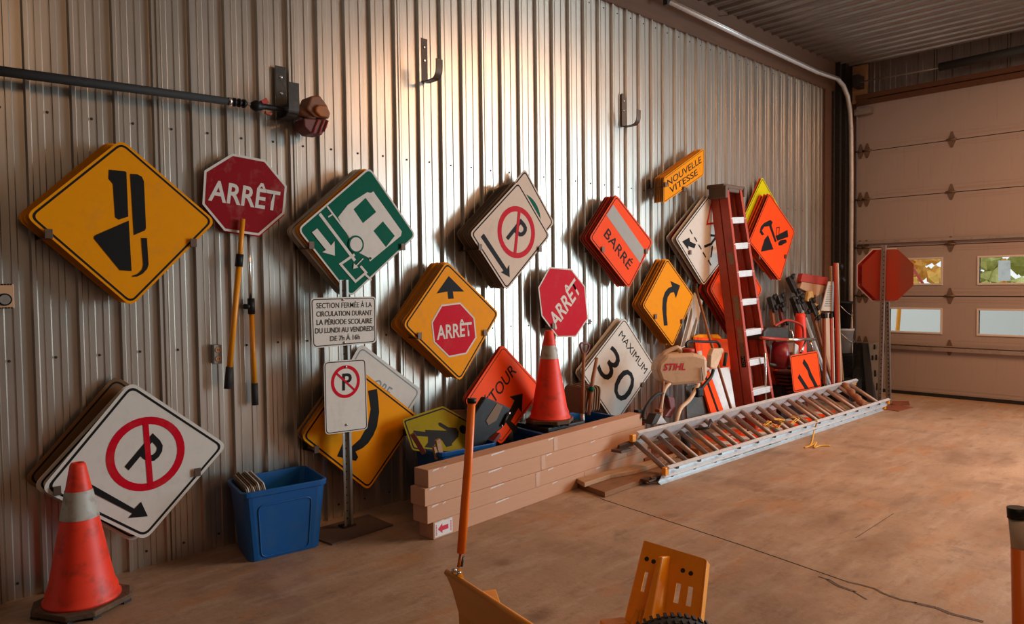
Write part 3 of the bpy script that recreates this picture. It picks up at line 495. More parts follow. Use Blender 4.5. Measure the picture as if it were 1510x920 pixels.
# corner posts, flat flashing and channel beside the door
b = MB().mm((9.98, -.03, 0), (10.28, .02, ZT)).build('trim_2', 'wood_board'); tag(b, kind='structure')
mb = MB(); mb.mm((10.28, -.10, 0), (10.34, .02, ZC)); mb.mm((10.40, -.13, 0), (10.6, .02, ZC)); mb.mm((10.18, -.06, 0), (10.22, .0, ZT))
b = mb.build('trim_3', 'steel_dark'); tag(b, kind='structure')
# ceiling
ce = bpy.data.objects.new('ceiling', None); COL.objects.link(ce); tag(ce, kind='structure'); WL[ce.name] = Vector((0, 0, 0)); ce.location = (0, 0, 0)
cm_ = sheet(PW, -YB + .3).mesh('panel', 'ceiling_metal')
cm_.transform(Matrix.Translation((0, .1, ZC)) @ Matrix.Rotation(PI / 2, 4, 'X'))
for v in cm_.vertices: v.co.z = 2 * ZC - v.co.z if v.co.z > ZC else v.co.z
i = 0
while XL + i * PW < XR:
    o = bpy.data.objects.new('panel', cm_); COL.objects.link(o); o.parent = ce; o.location = (XL + i * PW, 0, 0); i += 1
MB().mm((XL - .2, YB - .2, ZC + .03), (XR + .3, .2, ZC + .12)).build('backing', 'steel_dark', ce)
cw = MB(); cw.tube([(7.2, 0.341, 4.4401), (7.3, -0.1443, 4.3948)], .004, 6); o = cw.build('cable', 'black_rubber', ce)
# opposite and near walls
for nm, a, b2 in (('wall_near', (XL - .1, YB, 0), (XL, .1, ZC)), ('wall_opposite', (XL, YB - .1, 0), (XR, YB, ZC))):
    o = MB().mm(a, b2).build(nm, mat('wall_dark', (.10, .08, .065), .8)); tag(o, kind='structure')
# end wall with two bays: jambs and header
DL, DR = -.21, -4.05; DZ = 3.96
we = bpy.data.objects.new('wall_end', None); COL.objects.link(we); tag(we, kind='structure'); WL[we.name] = Vector((0, 0, 0))
mb = MB(); mb.mm((XR, 0.02, 0), (XR + .15, DL + .02, ZC)); mb.mm((XR, DR, 0), (XR + .15, -4.8, ZC)); mb.mm((XR, -9.0, 0), (XR + .15, YB, ZC))
mb.mm((XR + .08, DL, DZ), (XR + .15, -9.0, ZC)); mb.build('backing', 'wood_board', we)
hm = sheet(PW, ZC - 4.02).mesh('panel', 'rib_metal_d' if 'rib_metal_d' in MATS else mat('end_sheet', (.3, .25, .22), .42, .75, vary=.15))
hm.transform(Matrix.Translation((XR + .06, 0, 4.02)) @ Matrix.Rotation(-PI / 2, 4, 'Z'))
for i in range(11):
    o = bpy.data.objects.new('panel', hm); COL.objects.link(o); o.parent = we; o.location = (0, -.32 - i * PW, 0)
mb = MB(); mb.mm((XR - .02, -.2, DZ - .04), (XR + .08, DR, DZ + .03)); mb.mm((XR - .05, -.2, DZ + .04), (XR + .07, DR, DZ + .10))
o = mb.build('trim_4', 'wood_board'); tag(o, kind='structure')
o = MB().mm((XR - .01, -.14, 3.96), (XR + .07, -.33, ZC - .02)).build('trim_5', 'wood_pale'); tag(o, kind='structure')

# ---- garage door: six sections, windows in the third and fourth from the floor... built with real openings
dr = bpy.data.objects.new('door_1', None); COL.objects.link(dr); tag(dr, kind='structure'); WL[dr.name] = Vector((0, 0, 0))
SH = .66; wy = [-.648 - 1.05 * k for k in range(3)]; WW = .62
X1 = XR + .045
def section(z0, windows):
    mb = MB(); zt = z0 + SH - .010
    if not windows: mb.mm((XR, DL, z0), (X1, DR, zt))
    else:
        a, c = windows
        mb.mm((XR, DL, z0), (X1, DR, a)); mb.mm((XR, DL, c), (X1, DR, zt))
        ys = [DL] + [q for y in wy for q in (y, y - WW)] + [DR]
        for k in range(0, len(ys), 2): mb.mm((XR, ys[k], a), (X1, ys[k + 1], c))
    p = mb.build('panel', 'door_panel', dr)
    g = MB()
    for dz in (.035, .05, .09, SH - .08, SH - .05): g.mm((XR - .0025, DL, z0 + dz), (XR + .001, DR, z0 + dz + .006))
    g.build('groove_rib', 'door_panel', p)
    return p
zs = [0.01, .65, 1.315, 1.975, 2.635, 3.295]
for k, z0 in enumerate(zs):
    win = {1: (.84, 1.135), 2: (1.475, 1.79)}.get(k)
    section(z0, win)
    if win:
        for y in wy:
            f = MB(); a, c = win; t = .022
            f.mm((XR - .014, y + t, a - t), (X1 + .01, y - WW - t, a)); f.mm((XR - .014, y + t, c), (X1 + .01, y - WW - t, c + t))
            f.mm((XR - .014, y + t, a), (X1 + .01, y, c)); f.mm((XR - .014, y - WW, a), (X1 + .01, y - WW - t, c))
            f.build('window_frame', 'frame_white', dr, .003)
def glass():
    m = bpy.data.materials.new('window_glass'); m.use_nodes = True; N = m.node_tree.nodes; L = m.node_tree.links
    b = N['Principled BSDF']; b.inputs['Transmission Weight'].default_value = 1; b.inputs['Roughness'].default_value = .02
    b.inputs['IOR'].default_value = 1.02; b.inputs['Base Color'].default_value = (.93, .95, .95, 1); MATS['window_glass'] = m
glass()
for (a, c) in ((.84, 1.135), (1.475, 1.79)):
    for y in wy: MB().mm((XR + .02, y, a), (XR + .024, y - WW, c)).build('pane', 'window_glass', dr)
for z0 in zs[1:]:
    for yy in (-.255, -.34, -1.375, -2.45, -3.5):
        h = MB()
        h.prism([(XR - .002, yy - .012, z0 - .10), (XR - .002, yy + .012, z0 - .10), (XR - .002, yy + .046, z0 - .01), (XR - .002, yy + .010, z0 + .10), (XR - .002, yy - .010, z0 + .10), (XR - .002, yy - .046, z0 - .01)], (-.006, 0, 0))
        h.tube([(XR - .016, yy - .06, z0), (XR - .016, yy + .06, z0)], .012, 8)
        h.build('hinge', mat('hinge_metal', srgb(120, 98, 82), .5, .4, dirt=.5, scale=20), dr)
for z, hh in ((.60, .05), (2.02, .035), (.66, .012)):
    MB().mm((XR - .05, DL - .02, z), (XR, DR, z + hh)).build('strut', 'door_metal', dr)
gs = MB()
for z0 in zs[1:]: gs.mm((XR + .012, DL, z0 - .03), (X1 - .004, DR, z0 + .012))
gs.build('gap_backing', 'seal', dr)  # dark strips added behind the section gaps to stop outside light leaking in
MB().mm((XR - .012, DL, 0), (X1 - .005, DR, .045)).build('bottom_seal', 'seal', dr)
MB().mm((XR - .10, -.2, 3.78), (XR - .02, -.42, 3.86)).build('top_bracket', 'door_metal', dr)
# second bay: raised door edge only (the bay stands open)
o = MB().mm((XR - .02, -4.8, 3.9), (XR + .1, -9.0, 4.02)).build('trim_6', 'wood_board'); tag(o, kind='structure')
# spring shaft
sp = thing('door_spring_shaft', 'horizontal torsion shaft with black spring above the garage door', 'garage door hardware', (10.42, -1.2, 4.2))
MB().tube([(10.42, -0.3064, 4.1996), (10.42, -1.2739, 4.1819), (10.42, -2.1815, 4.2139)], .012, 8).build('shaft', 'door_metal', sp)
MB().tube([(10.42, -1.2738, 4.1903), (10.42, -2.3648, 4.2096)], .05, 14).build('spring', 'black_rubber', sp)
MB().mm((10.38, -.22, 4.14), (10.6, -.30, 4.3)).build('bearing_bracket', 'steel_dark', sp)
# door track: along the ceiling by the wall, curved down to the floor
tr = thing('door_track', 'galvanised garage door track running under the ceiling and curving down the corner', 'garage door hardware', (10.45, -.2, 0))
P = [(6.1242, -0.17, 4.2437), (7.615, -0.17, 4.205), (9.4095, -0.17, 4.1764)]
P3 = [Vector((10.02, -.17, 4.20)), Vector((10.2, -.175, 4.14)), Vector((10.33, -.18, 4.02)), Vector((10.41, -.18, 3.85)), Vector((10.44, -.185, 3.6)), Vector((10.45, -.19, 3.0)), Vector((10.45, -.19, .05))]
mb = MB(); path = [Vector(p) for p in P] + P3
mb.tube(path, .032, 8, flat=.8); mb.build('rail', 'aluminium', tr)
MB().tube([p + Vector((0, -.033, .0)) for p in path[:4]], .008, 6).build('lip', 'door_metal', tr)
mb = MB(); e = Vector(P[0]); mb.box(e + Vector((-.03, .0, .02)), (.03, .05, .14)); mb.beam(e + Vector((0, 0, .02)), (e.x, e.y, ZC), .03, .004); mb.build('hanger', 'steel_dark', tr)

# ---- outside seen through the panes
o = MB().mm((10.8, -30, -.3), (40, 20, -.12)).build('ground', mat('yard', srgb(196, 196, 190), .9, vary=.05, scale=1)); tag(o, kind='structure')
leaf = [mat('leaf_gold', srgb(244, 190, 96), .8, vary=.4, scale=4), mat('leaf_green', srgb(214, 214, 140), .8, vary=.4, scale=4), mat('leaf_pale', srgb(236, 226, 170), .8, vary=.4, scale=4)]
rt_ = random.Random(11)
def crown(c, r, m, nm='crown'):
    mb = MB()
    for k in range(260):
        u = Vector((rt_.gauss(0, 1), rt_.gauss(0, 1), rt_.gauss(0, 1))).normalized() * r * rt_.uniform(.55, 1); u.z *= .85
        p = Vector(c) + u; s = r * rt_.uniform(.10, .2)
        a = Vector((rt_.uniform(-1, 1), rt_.uniform(-1, 1), rt_.uniform(-1, 1))).normalized(); d, s1, s2 = _basis(a)
        mb.add([p + s1 * s, p + s2 * s, p - s1 * s, p - s2 * s, p + d * s * .6, p - d * s * .6], [(0, 1, 4), (1, 2, 4), (2, 3, 4), (3, 0, 4), (1, 0, 5), (2, 1, 5), (3, 2, 5), (0, 3, 5)])
    return mb
for i, (x, y, r, k, lab) in enumerate([(24, 4.6, 1.9, 0, 'golden autumn tree seen through the left upper door pane'), (25.5, 0.4, 2.2, 1, 'green tree seen through the right upper door pane, left of the pale one'),
                                       (30, -3.4, 3.2, 2, 'pale yellow-green tree seen at the right edge of the upper door pane'), (33, 9.5, 3.4, 0, 'golden tree standing left behind the red octagon outside')]):
    t = thing('yard_tree', lab, 'tree', (x, y, -.15), 'trees outside the garage door')
    crown((x, y, 1.7), r, leaf[k]).build('crown', leaf[k], t); MB().tube([(x, y, -.15), (x + .1, y, 1.6)], [.12, .07], 8).build('trunk', 'wood', t)
van = thing('yard_trailer', 'pale flat-sided trailer parked outside the lower door panes', 'trailer', (15.5, -1.5, -.12))
MB().mm((15.2, 2.4, .05), (16.4, -6.5, 1.22)).build('body', mat('trailer_white', (.85, .86, .84), .7), van, .05)
for y in (1.4, -3.0): MB().lathe([(.3, -.1), (.34, -.06), (.34, .06), (.3, .1)], (15.4, y, .21), 20, Matrix.Rotation(PI / 2, 3, 'X')).build('wheel', 'black_rubber', van)
single(MB().tube([(13.5, 0.2547, -0.1946), (13.5, 0.2394, 0.5989), (13.5, 0.2102, 1.0057), (13.5, 0.2011, 1.2024)], .035, 8), 'gate_pole', 'pole_yellow', 'yellow bent pole outside the lower left door pane', 'pole')
single(MB().tube([(17, 1.279, 2.0094), (17, 0.9163, 1.4008), (17, 0.5096, -0.8751)], .03, 8), 'barrier_arm', 'red_plastic', 'red and white slanting bar outside the upper left door pane', 'barrier')
yp = thing('yard_sign_post', 'white sign on a yellow post outside the upper right door pane', 'sign', (17, -0.5488, -0.1786))
MB().tube([(17, -0.5577, -0.9009), (17, -0.5231, 1.8957)], .04, 8).build('post', 'pole_yellow', yp)
MB().beam((16.93, -0.5441, 1.472), (16.93, -0.5392, 1.8679), .2, .02, (1, 0, 0)).build('board', 'white_plastic', yp)

# ================================================================ SIGNS ON THE WALL
sign('truck', 'diamond_sign', 'big yellow diamond sign with black upended dump truck symbol, far left of the wall', back='yellow plate behind the dump truck diamond, only its edge showing')
sign('green', 'diamond_sign', 'green diamond sign with white outline drawing, hung above the two-plate post', back='plate behind the green diamond, only its left edge showing')
sign('parking_green', 'diamond_sign', 'white diamond with part of a green ring, peeking out right of the no-parking diamond')
sign('parking_arrow', 'diamond_sign', 'warm white no-parking diamond with thin black arrow, front of its stack', back='dark plate behind the warm white no-parking diamond, left edge showing')
sign('stop_ahead', 'diamond_sign', 'yellow diamond with black arrow above a red octagon reading ARRÊT', back='yellow plate behind the yellow ARRÊT diamond, only its edge showing')
t = sign('stop_small', 'stop_sign', 'bright red octagon reading ARRÊT at a slant, above the middle traffic cone', 'stop sign')
sign('closed', 'diamond_sign', 'orange diamond reading BARRÉ with a strip of silver tape', back='orange plate behind the BARRÉ diamond, only its edge showing')
sign('new_speed', 'rectangular_sign', 'yellow rectangle reading NOUVELLE VITESSE, hung tilted high on the wall', back='yellow rectangle behind the NOUVELLE VITESSE sign, only its upper edge showing')
sign('curve_right', 'diamond_sign', 'yellow diamond with black arrow bending right, above the beige water tank', back='yellow plate behind the right-bending arrow diamond, only its edge showing')
sign('passing', 'diamond_sign', 'white diamond with dashed line, arrow and red triangle behind the red step ladder', back='plate behind the white dashed-line diamond, lower left edge showing')
sign('orange_behind', 'diamond_sign', 'bright orange diamond almost hidden behind the rungs of the red step ladder', back='orange plate behind the bright orange diamond that the step ladder hides')
sign('lime', 'diamond_sign', 'lime yellow diamond peeking out above the orange excavator diamond', back='orange plate behind the lime diamond, edging out at its right')
sign('excavator', 'diamond_sign', 'orange diamond with black excavator symbol, right of the red step ladder', back='orange plate behind the excavator diamond, lower edge showing')
sign('speed30', 'diamond_sign', 'white diamond reading MAXIMUM 30, left of the beige water tank', back='white plate behind the MAXIMUM 30 diamond, left edge showing')
sign('white_behind', 'diamond_sign', 'dull white diamond with faded grey lettering, behind the large yellow curve diamond')
sign('curve_left', 'diamond_sign', 'large yellow diamond with black arrow bending left, behind the two-plate post', back='plate behind the large yellow left-curve diamond, edge showing')
sign('parking_big', 'diamond_sign', 'large white no-parking diamond with thick black arrow, above the near traffic cone')
# two more of the same, showing at lower left behind it
S = SIGNS['parking_big']
for (dx, dy, dz, ry, lab) in ((-.045, .045, -.012, .05, 'white no-parking diamond directly behind the large front one, black rim showing'), (-.06, .10, .03, .015, 'dark brown plate hindmost behind the large no-parking diamond, left edge showing')):
    t = thing('diamond_sign', lab, 'road sign', Vector(S['loc']) + Vector((dx, dy, dz))); t.rotation_euler = (0, ry, 0)
    brown = 'brown' in lab; plate_mesh('x', 'parking_big', 'sign_white').build('plate', 'sign_brown' if brown else 'sign_white', t, local=True)
    Face(t, -.0016).band('border', 'ink', rounded(inset(S['outline'], .016), .042, 5), rounded(inset(S['outline'], .025), .035, 5))
# stop paddles with telescopic poles
def paddle():
    t = sign('stop_paddle', 'stop_paddle', 'dark red octagonal stop paddle reading ARRÊT on a yellow telescopic pole', 'stop paddle')
    def part(nm, m, a, b, r): MB().tube([a, b], r, 12).build(nm, m, t)
    part('pole', 'pole_yellow', (1.8842, -0.1, 1.9393), (1.8543, -0.1, 1.6648), .014)
    part('clamp', 'black_plastic', (1.8606, -0.1, 1.7323), (1.8522, -0.1, 1.6608), .022)
    part('lower_pole', 'pole_yellow', (1.8543, -0.1, 1.6648), (1.7881, -0.085, 1.0715), .017)
    part('grip', 'black_rubber', (1.7882, -0.085, 1.0754), (1.7748, -0.08, 0.949), .021)
    return t
paddle()
t = thing('stop_paddle', 'second stop paddle behind the first, silver pole with orange grip hanging right', 'stop paddle', (1.9403, -0.06, 1.3499))
S = SIGNS['stop_paddle']
mb = MB(); mb.prism([Vector(S['loc']) + Vector((p[0] + .014, .032, p[1] - .006)) for p in S['outline']], (0, -.003, 0)); mb.build('plate', 'sign_red', t)
for nm, m, a, b, r in (('pole', 'chrome', (1.9393, -0.05, 1.8527), (1.9424, -0.05, 1.4636), .009), ('clamp', 'black_plastic', (1.9439, -0.05, 1.4717), (1.9456, -0.05, 1.378), .021),
                       ('clamp_knob', 'black_plastic', (1.9426, -0.05, 1.4229), (1.9007, -0.05, 1.4242), .016),
                       ('lower_pole', 'pole_yellow', (1.9457, -0.05, 1.3821), (1.9534, -0.05, 0.9516), .015), ('grip', 'black_rubber', (1.9532, -0.05, 0.9599), (1.9543, -0.05, 0.828), .019)):
    MB().tube([a, b], r, 12).build(nm, m, t)

# wall brackets (flat steel J hooks) and the pruning tool lying in the left one
def jhook(top, bot, depth, label, m='hook_rust', wd=.058, tip=.13, flip=1):
    x = (top[0] + bot[0]) / 2; z1, z0 = top[2], bot[2]
    t = thing('wall_bracket', label, 'bracket', (x, 0, z0)); th = .006; y0 = -.024
    MB().beam((x, y0, z1), (x, y0, z0), wd, th, (0, -1, 0)).build('back_strap', m, t, .001)
    P = [(x, y0, z0 + .012), (x, y0 - .015, z0), (x, y0 - depth * .7, z0), (x, y0 - depth * .88, z0 + .015), (x, y0 - depth, z0 + .05), (x, y0 - depth * 1.02, z0 + tip)]
    mb = MB(); vs = []; P = smooth_path(P, 4)
    for i, p in enumerate(P):
        a = P[max(i - 1, 0)]; b = P[min(i + 1, len(P) - 1)]; d = (b - a).normalized(); n = Vector((0, -d.z, d.y)) * th / 2
        vs += [p + Vector((-wd / 2, 0, 0)) + n, p + Vector((wd / 2, 0, 0)) + n, p + Vector((wd / 2, 0, 0)) - n, p + Vector((-wd / 2, 0, 0)) - n]
    fs = [(0, 1, 2, 3)] + [(i * 4 + k, i * 4 + (k + 1) % 4, i * 4 + 4 + (k + 1) % 4, i * 4 + 4 + k) for i in range(len(P) - 1) for k in range(4)] + [tuple(len(vs) - 4 + k for k in (3, 2, 1, 0))]
    mb.add(vs, fs).build('hook_arm', m, t)
    for f in (.2, .5):
        z = z1 + (z0 - z1) * f
        s = MB().lathe([(.011, 0), (.011, .003), (.006, .006)], (x, y0 - .003, z), 12, Matrix.Rotation(PI / 2, 3, 'X')).build('screw', 'chrome', t)
jhook((3.2908, 0, 3.3072), (3.2905, 0, 2.993), .17, 'flat steel J bracket on the upper wall, left of the two empty ones')
jhook((5.6072, 0, 3.2986), (5.6145, 0, 2.9912), .17, 'flat steel J bracket on the upper wall, right of the two empty ones')
jhook((2.1819, -0.02, 2.8982), (2.1823, -0.02, 2.5664), .16, 'black steel bracket holding the pole pruner by its motor', 'steel_dark', .068, .20)
t = thing('pole_pruner', 'long black pole pruner with brown motor head lying in the left wall bracket', 'garden tool', (2.0685, -0.12, 2.6063))
MB().tube([(0.2962, -0.12, 2.5634), (0.9957, -0.12, 2.5835), (1.8092, -0.12, 2.6073)], [.024, .024, .021], 14).build('shaft', 'black_rubber', t)
MB().tube([(1.8052, -0.12, 2.6066), (1.825, -0.12, 2.6079)], .024, 14).build('collar', 'chrome', t)
mb = MB(); mb.tube([(1.821, -0.12, 2.6072), (1.9137, -0.12, 2.6102)], .018, 12)
for a, b in (((1.8369, -0.12, 2.6078), (1.8489, -0.12, 2.6078)), ((1.865, -0.12, 2.6084), (1.8771, -0.12, 2.6083)), ((1.8933, -0.12, 2.6089), (1.9055, -0.12, 2.6089))): mb.tube([a, b], .026, 12)
mb.build('coupling', 'black_plastic', t)
MB().tube([(1.9137, -0.12, 2.6102), (1.9589, -0.12, 2.6093)], .009, 10).build('inner_shaft', 'chrome', t)
mb = MB(); mb.tube(smooth_path([(1.9382, -0.12, 2.6061), (1.9671, -0.12, 2.6067), (2.0006, -0.12, 2.6079), (2.0515, -0.12, 2.6117), (2.2269, -0.12, 2.6139)], 3), [.012, .02, .026, .032, .034, .03, .026, .02, .017, .017, .017, .017, .017], 12)
mb.build('handle', 'black_plastic', t)
MB().prism([(2.001, -0.13, 2.6419), (2.0353, -0.13, 2.6633), (2.0515, -0.13, 2.6339), (2.0131, -0.13, 2.6239)], (0, .02, 0)).build('trigger', 'red_plastic', t)
MB().prism([(2.029, -0.13, 2.5825), (2.0714, -0.13, 2.5769), (2.0625, -0.13, 2.5635), (2.0286, -0.13, 2.5705)], (0, .02, 0)).build('guard', 'red_plastic', t)
c0 = Vector((2.227, -0.12, 2.6181)); c1 = Vector((2.3412, -0.12, 2.6059))
MB().tube([c0, lerp(c0, c1, .5), c1], [.03, .034, .05], 14).build('clutch_housing', 'engine_tan', t)
MB().prism([(2.2677, -0.18, 2.6261), (2.3017, -0.18, 2.7096), (2.3622, -0.18, 2.7237), (2.4125, -0.18, 2.6691), (2.4352, -0.18, 2.6221), (2.4248, -0.18, 2.5869), (2.3216, -0.18, 2.5846)], (0, .13, 0)).build('engine_cover', 'engine_tan', t, .012)
MB().prism([(2.3211, -0.2, 2.6389), (2.3401, -0.2, 2.6584), (2.3962, -0.2, 2.663), (2.4235, -0.2, 2.617), (2.4133, -0.2, 2.5862), (2.3477, -0.2, 2.5892), (2.3159, -0.2, 2.6134)], (0, .05, 0)).build('filter_cover', 'engine_orange', t, .010)
MB().prism([(2.2481, -0.18, 2.5658), (2.4152, -0.18, 2.5814), (2.4092, -0.18, 2.5301), (2.3702, -0.18, 2.4789), (2.296, -0.18, 2.4777), (2.2513, -0.18, 2.5129)], (0, .12, 0)).build('fuel_guard', 'maroon', t, .008)
mb = MB()
for a, b in (((2.3452, -0.187, 2.5702), (2.306, -0.187, 2.482)), ((2.3826, -0.187, 2.5714), (2.3429, -0.187, 2.4785)), ((2.4109, -0.187, 2.5712), (2.3809, -0.187, 2.5001))): mb.tube([a, b], .004, 6)
mb.build('guard_rib', 'red_plastic', t)
# electrical outlets
t = thing('wall_outlet', 'duplex electrical outlet plate on the ribbed wall left of the paddle grip', 'outlet', (1.734, 0, 1.1019))
a, b = Vector((1.7131, 0, 1.2071)), Vector((1.7598, 0, 1.0957)); c = (a + b) / 2
MB().box((c.x, -.03, c.z), (b.x - a.x, .045, a.z - b.z)).build('cover_plate', 'post_steel', t, .003)
for s in (-1, 1):
    k = MB().lathe([(.016, 0), (.016, .004)], (c.x, -.0525, c.z + s * .026), 16, Matrix.Rotation(PI / 2, 3, 'X')).build('socket', 'outlet_beige', t)
    mb = MB(); mb.box((c.x - .005, -.057, c.z + s * .026), (.002, .002, .009)); mb.box((c.x + .005, -.057, c.z + s * .026), (.002, .002, .009)); mb.build('slot', 'seal', k)
t = thing('power_receptacle', 'square beige box with a round black-rimmed receptacle at the left edge of the wall', 'outlet', (0.6963, 0, 1.4539))
a, b = Vector((0.6617, 0, 1.5701)), Vector((0.7456, 0, 1.4523)); c = (a + b) / 2; hx = (b.x - a.x); hz = (a.z - b.z)
bx = MB().box((c.x, -.035, c.z), (hx, .06, hz)).build('box', 'outlet_beige', t, .003)
mb = MB()
for k in range(6):
    for s in (-1, 1): mb.box((c.x - hx * .36 + k * hx * .144, -.066, c.z + s * hz * .48), (.006, .006, .006))
mb.build('knockout', 'ink', t)
rc = Vector((0.7059, 0, 1.4951)); MB().lathe([(.030, 0), (.030, .006)], (rc.x, -.065, rc.z), 24, Matrix.Rotation(PI / 2, 3, 'X')).build('rim', 'ink', t)
MB().lathe([(.023, 0), (.023, .004)], (rc.x, -.071, rc.z), 24, Matrix.Rotation(PI / 2, 3, 'X')).build('receptacle', 'post_steel', t)

# ================================================================ STANDING THINGS, LEFT TO RIGHT
def cone(name, base, h, rb, rt2, pw, label, collar=(.62, .80), rot=0.3, tilt=0, two=False):
    base = Vector(base); t = thing(name, label, 'traffic cone', base)
    th = .028
    # rubber base: cut-corner square slab with feet
    q = pw / 2; cc = q * .45; P = [(q, -q + cc), (q, q - cc), (q - cc, q), (-q + cc, q), (-q, q - cc), (-q, -q + cc), (-q + cc, -q), (q - cc, -q)]
    R = Matrix.Rotation(rot, 3, 'Z'); mb = MB(); mb.prism([base + R @ Vector((x, y, .012)) for x, y in P], (0, 0, th)); mb.build('base', 'cone_base', t, .005)
    mb = MB()
    for i in range(8):
        x, y = P[i]; mb.box(base + R @ Vector((x * .86, y * .86, .006)), (.045, .045, .012), R)
    mb.build('foot', 'black_rubber', t)
    z0 = .012 + th
    def rad(f): return rb + (rt2 - rb) * f
    pr = [(rb + .012, z0), (rb + .012, z0 + .012), (rb, z0 + .02), (rb * .995, z0 + .05)]
    for f in (.12, .3, .5, .7, .9): pr.append((rad(f), z0 + (h - z0) * f))
    pr += [(rad(.985), h - .012), (rt2 - .004, h - .002), (rt2 - .016, h), (rt2 - .018, h - .05)]
    MB().lathe(pr, base, 48).build('body', 'cone_orange', t)
    if collar:
        f0, f1 = collar
        MB().lathe([(rad(f0) + .0025, z0 + (h - z0) * f0), (rad(f1) + .0025, z0 + (h - z0) * f1)], base, 48, close=False).build('reflective_collar', 'cone_collar', t)
    return t
cone('traffic_cone', (0.9335, -0.3201, 0), .705, .158, .033, .38, 'orange traffic cone with grey collar at the left front corner', (.60, .80), .5)
# blue bin with sign plates
def bin_(name, corners, h, label, flare=.03, m='bin_blue', rimh=.035):
    """open tub: corners = rim corners in order front-left, front-right, back-right, back-left"""
    P = [Vector(c) for c in corners]; c = sum(P, Vector()) / 4; base = Vector((c.x, c.y, P[0].z - h)); t = thing(name, label, 'bin', base)
    z1 = P[0].z; z0 = z1 - h
    top = [Vector((p.x, p.y, 0)) for p in P]; bot = [q + (Vector((c.x, c.y, 0)) - q).normalized() * flare * 1.6 for q in top]
    def ring(Q, s, z, rr=.05):
        C2 = sum(Q, Vector()) / 4
        R2 = rounded([((C2 + (q - C2) * s).x, (C2 + (q - C2) * s).y) for q in Q], rr, 4)
        return [(p.x, p.y, z) for p in R2]
    rings = [ring(bot, 1, z0), ring([b * .05 + a * .95 for a, b in zip(top, bot)], .985, z1 - rimh), ring(top, 1.02, z1 - rimh + .003), ring(top, 1.03, z1 - .004), ring(top, 1.0, z1), ring(top, .965, z1 - .002), ring(bot, .955, z0 + .008)]
    n = len(rings[0]); vs = [p for r in rings for p in r]; fs = []
    for i in range(len(rings) - 1):
        for k in range(n): fs.append((i * n + k, i * n + (k + 1) % n, (i + 1) * n + (k + 1) % n, (i + 1) * n + k))
    fs.append(list(range(n))[::-1]); fs.append([(len(rings) - 1) * n + k for k in range(n)])
    MB().add(vs, fs).build('tub', m, t, .002)
    # raised panel on the front face
    mb = MB(); a0, a1 = bot[0], bot[1]; t0, t1 = top[0], top[1]; nrm = (Vector((t1.x - t0.x, t1.y - t0.y, 0)).cross(Vector((0, 0, 1)))).normalized()
    def fp(u, v): q = lerp(lerp(a0, a1, u), lerp(t0, t1, u), v * .95); return Vector((q.x, q.y, z0 + h * v)) + nrm * .001
    R2 = rounded([(.16, .04), (.16, .78), (.82, .78), (.82, .04)], .08, 4)
    mb.tube([fp(p.x, p.y) for p in R2], .004, 6, closed=True); mb.build('moulded_panel', m, t)
    return t
bin_('storage_bin', [(1.709, -.40, .406), (2.20, -.45, .406), (2.27, -.05, .406), (1.78, -.03, .406)], .405, 'blue plastic bin standing alone, sign plates at its left end', .03)
for i in range(11):
    x = 1.735 + .0105 * i
    m = ['sign_grey', 'sign_white', 'ply_plate'][i % 3]
    mb = MB(); hh = .424 + .006 * ((i * 5) % 4); y0, y1 = -.375, -.075
    R2 = rounded([(y0, .03), (y1, .03), (y1, hh + .01), (y0, hh)], .02, 4)
    mb.prism([(x + .09 - .22 * (q.y - .03) + .19 * (q.x + .375), q.x, q.y) for q in R2], (.006, 0, 0))
    single(mb, 'sign_plate', m, ORD[i] + ' bare plate from the left, standing on edge in the near blue bin', 'sign plate', 'sign plates in the near blue bin')
# post with two plates
PX, PY = (2.4576, -0.2338, 0)[:2]
t = thing('sign_post', 'galvanised post on a square steel base carrying a text plate and a no-parking plate', 'sign post', (PX, PY, 0))
mb = MB()
for (ox, oy, a, b) in ((0, 0, .020, .004), (-.017, -.010, .004, .022), (.017, -.010, .004, .022), (-.024, -.021, .016, .004), (.024, -.021, .016, .004)):
    mb.box((PX + ox, PY + oy, .79), (a + .012 if b == .004 and a > .016 else a, b, 1.575))
mb.build('post', 'post_steel', t)
mb = MB()
for k in range(30): mb.lathe([(.005, 0), (.005, .0015)], (PX, PY - .0032, .06 + k * .05), 8, Matrix.Rotation(PI / 2, 3, 'X'))
o = mb.build('post_hole', 'seal', t); tag(o, kind='stuff')
mb = MB(); mb.prism([(2.20, -.255, 0), (2.22, -.455, 0), (2.68, -.42, 0), (2.685, -.125, 0), (2.24, -.13, 0)], (0, 0, .01)); mb.build('base_plate', mat('base_brown', (.13, .085, .06), .7, dirt=.5, scale=12), t)
MB().box((PX, PY, .015), (.09, .07, .012)).build('foot', 'steel_dark', t)
s1 = sign('text_plate', 'text_plate', None, parent=t); s2 = sign('no_parking', 'parking_plate', None, parent=t)
for q in ((2.4407, -0.27, 1.4533), (2.444, -0.27, 1.1855), (2.4501, -0.27, 1.0314), (2.4464, -0.27, 0.6674)):
    MB().lathe([(.008, 0), (.008, .004), (.004, .006)], (q[0], q[1] - .002, q[2]), 10, Matrix.Rotation(PI / 2, 3, 'X')).build('bolt', 'chrome', t)

# second and third blue bins behind the cardboard
bin_('storage_bin', [(3.00, -.50, .43), (3.49, -.53, .43), (3.56, -.20, .43), (3.02, -.18, .43)], .43, 'blue bin behind the cardboard boxes holding the olive pedestrian sign', .03)
bin_('storage_bin', [(3.92, -.60, .43), (4.86, -.53, .43), (4.90, -.12, .43), (3.98, -.14, .43)], .43, 'blue bin right behind the cardboard boxes, under the raised traffic cone', .03)
sign('walker', 'pedestrian_sign', 'dirty olive yellow sign with a black walking figure, lying in a blue bin')
sign('detour', 'diamond_sign', 'orange diamond reading DÉTOUR with black arrow, leaning behind the raised cone', back='orange plate behind the DÉTOUR diamond, upper edge showing')
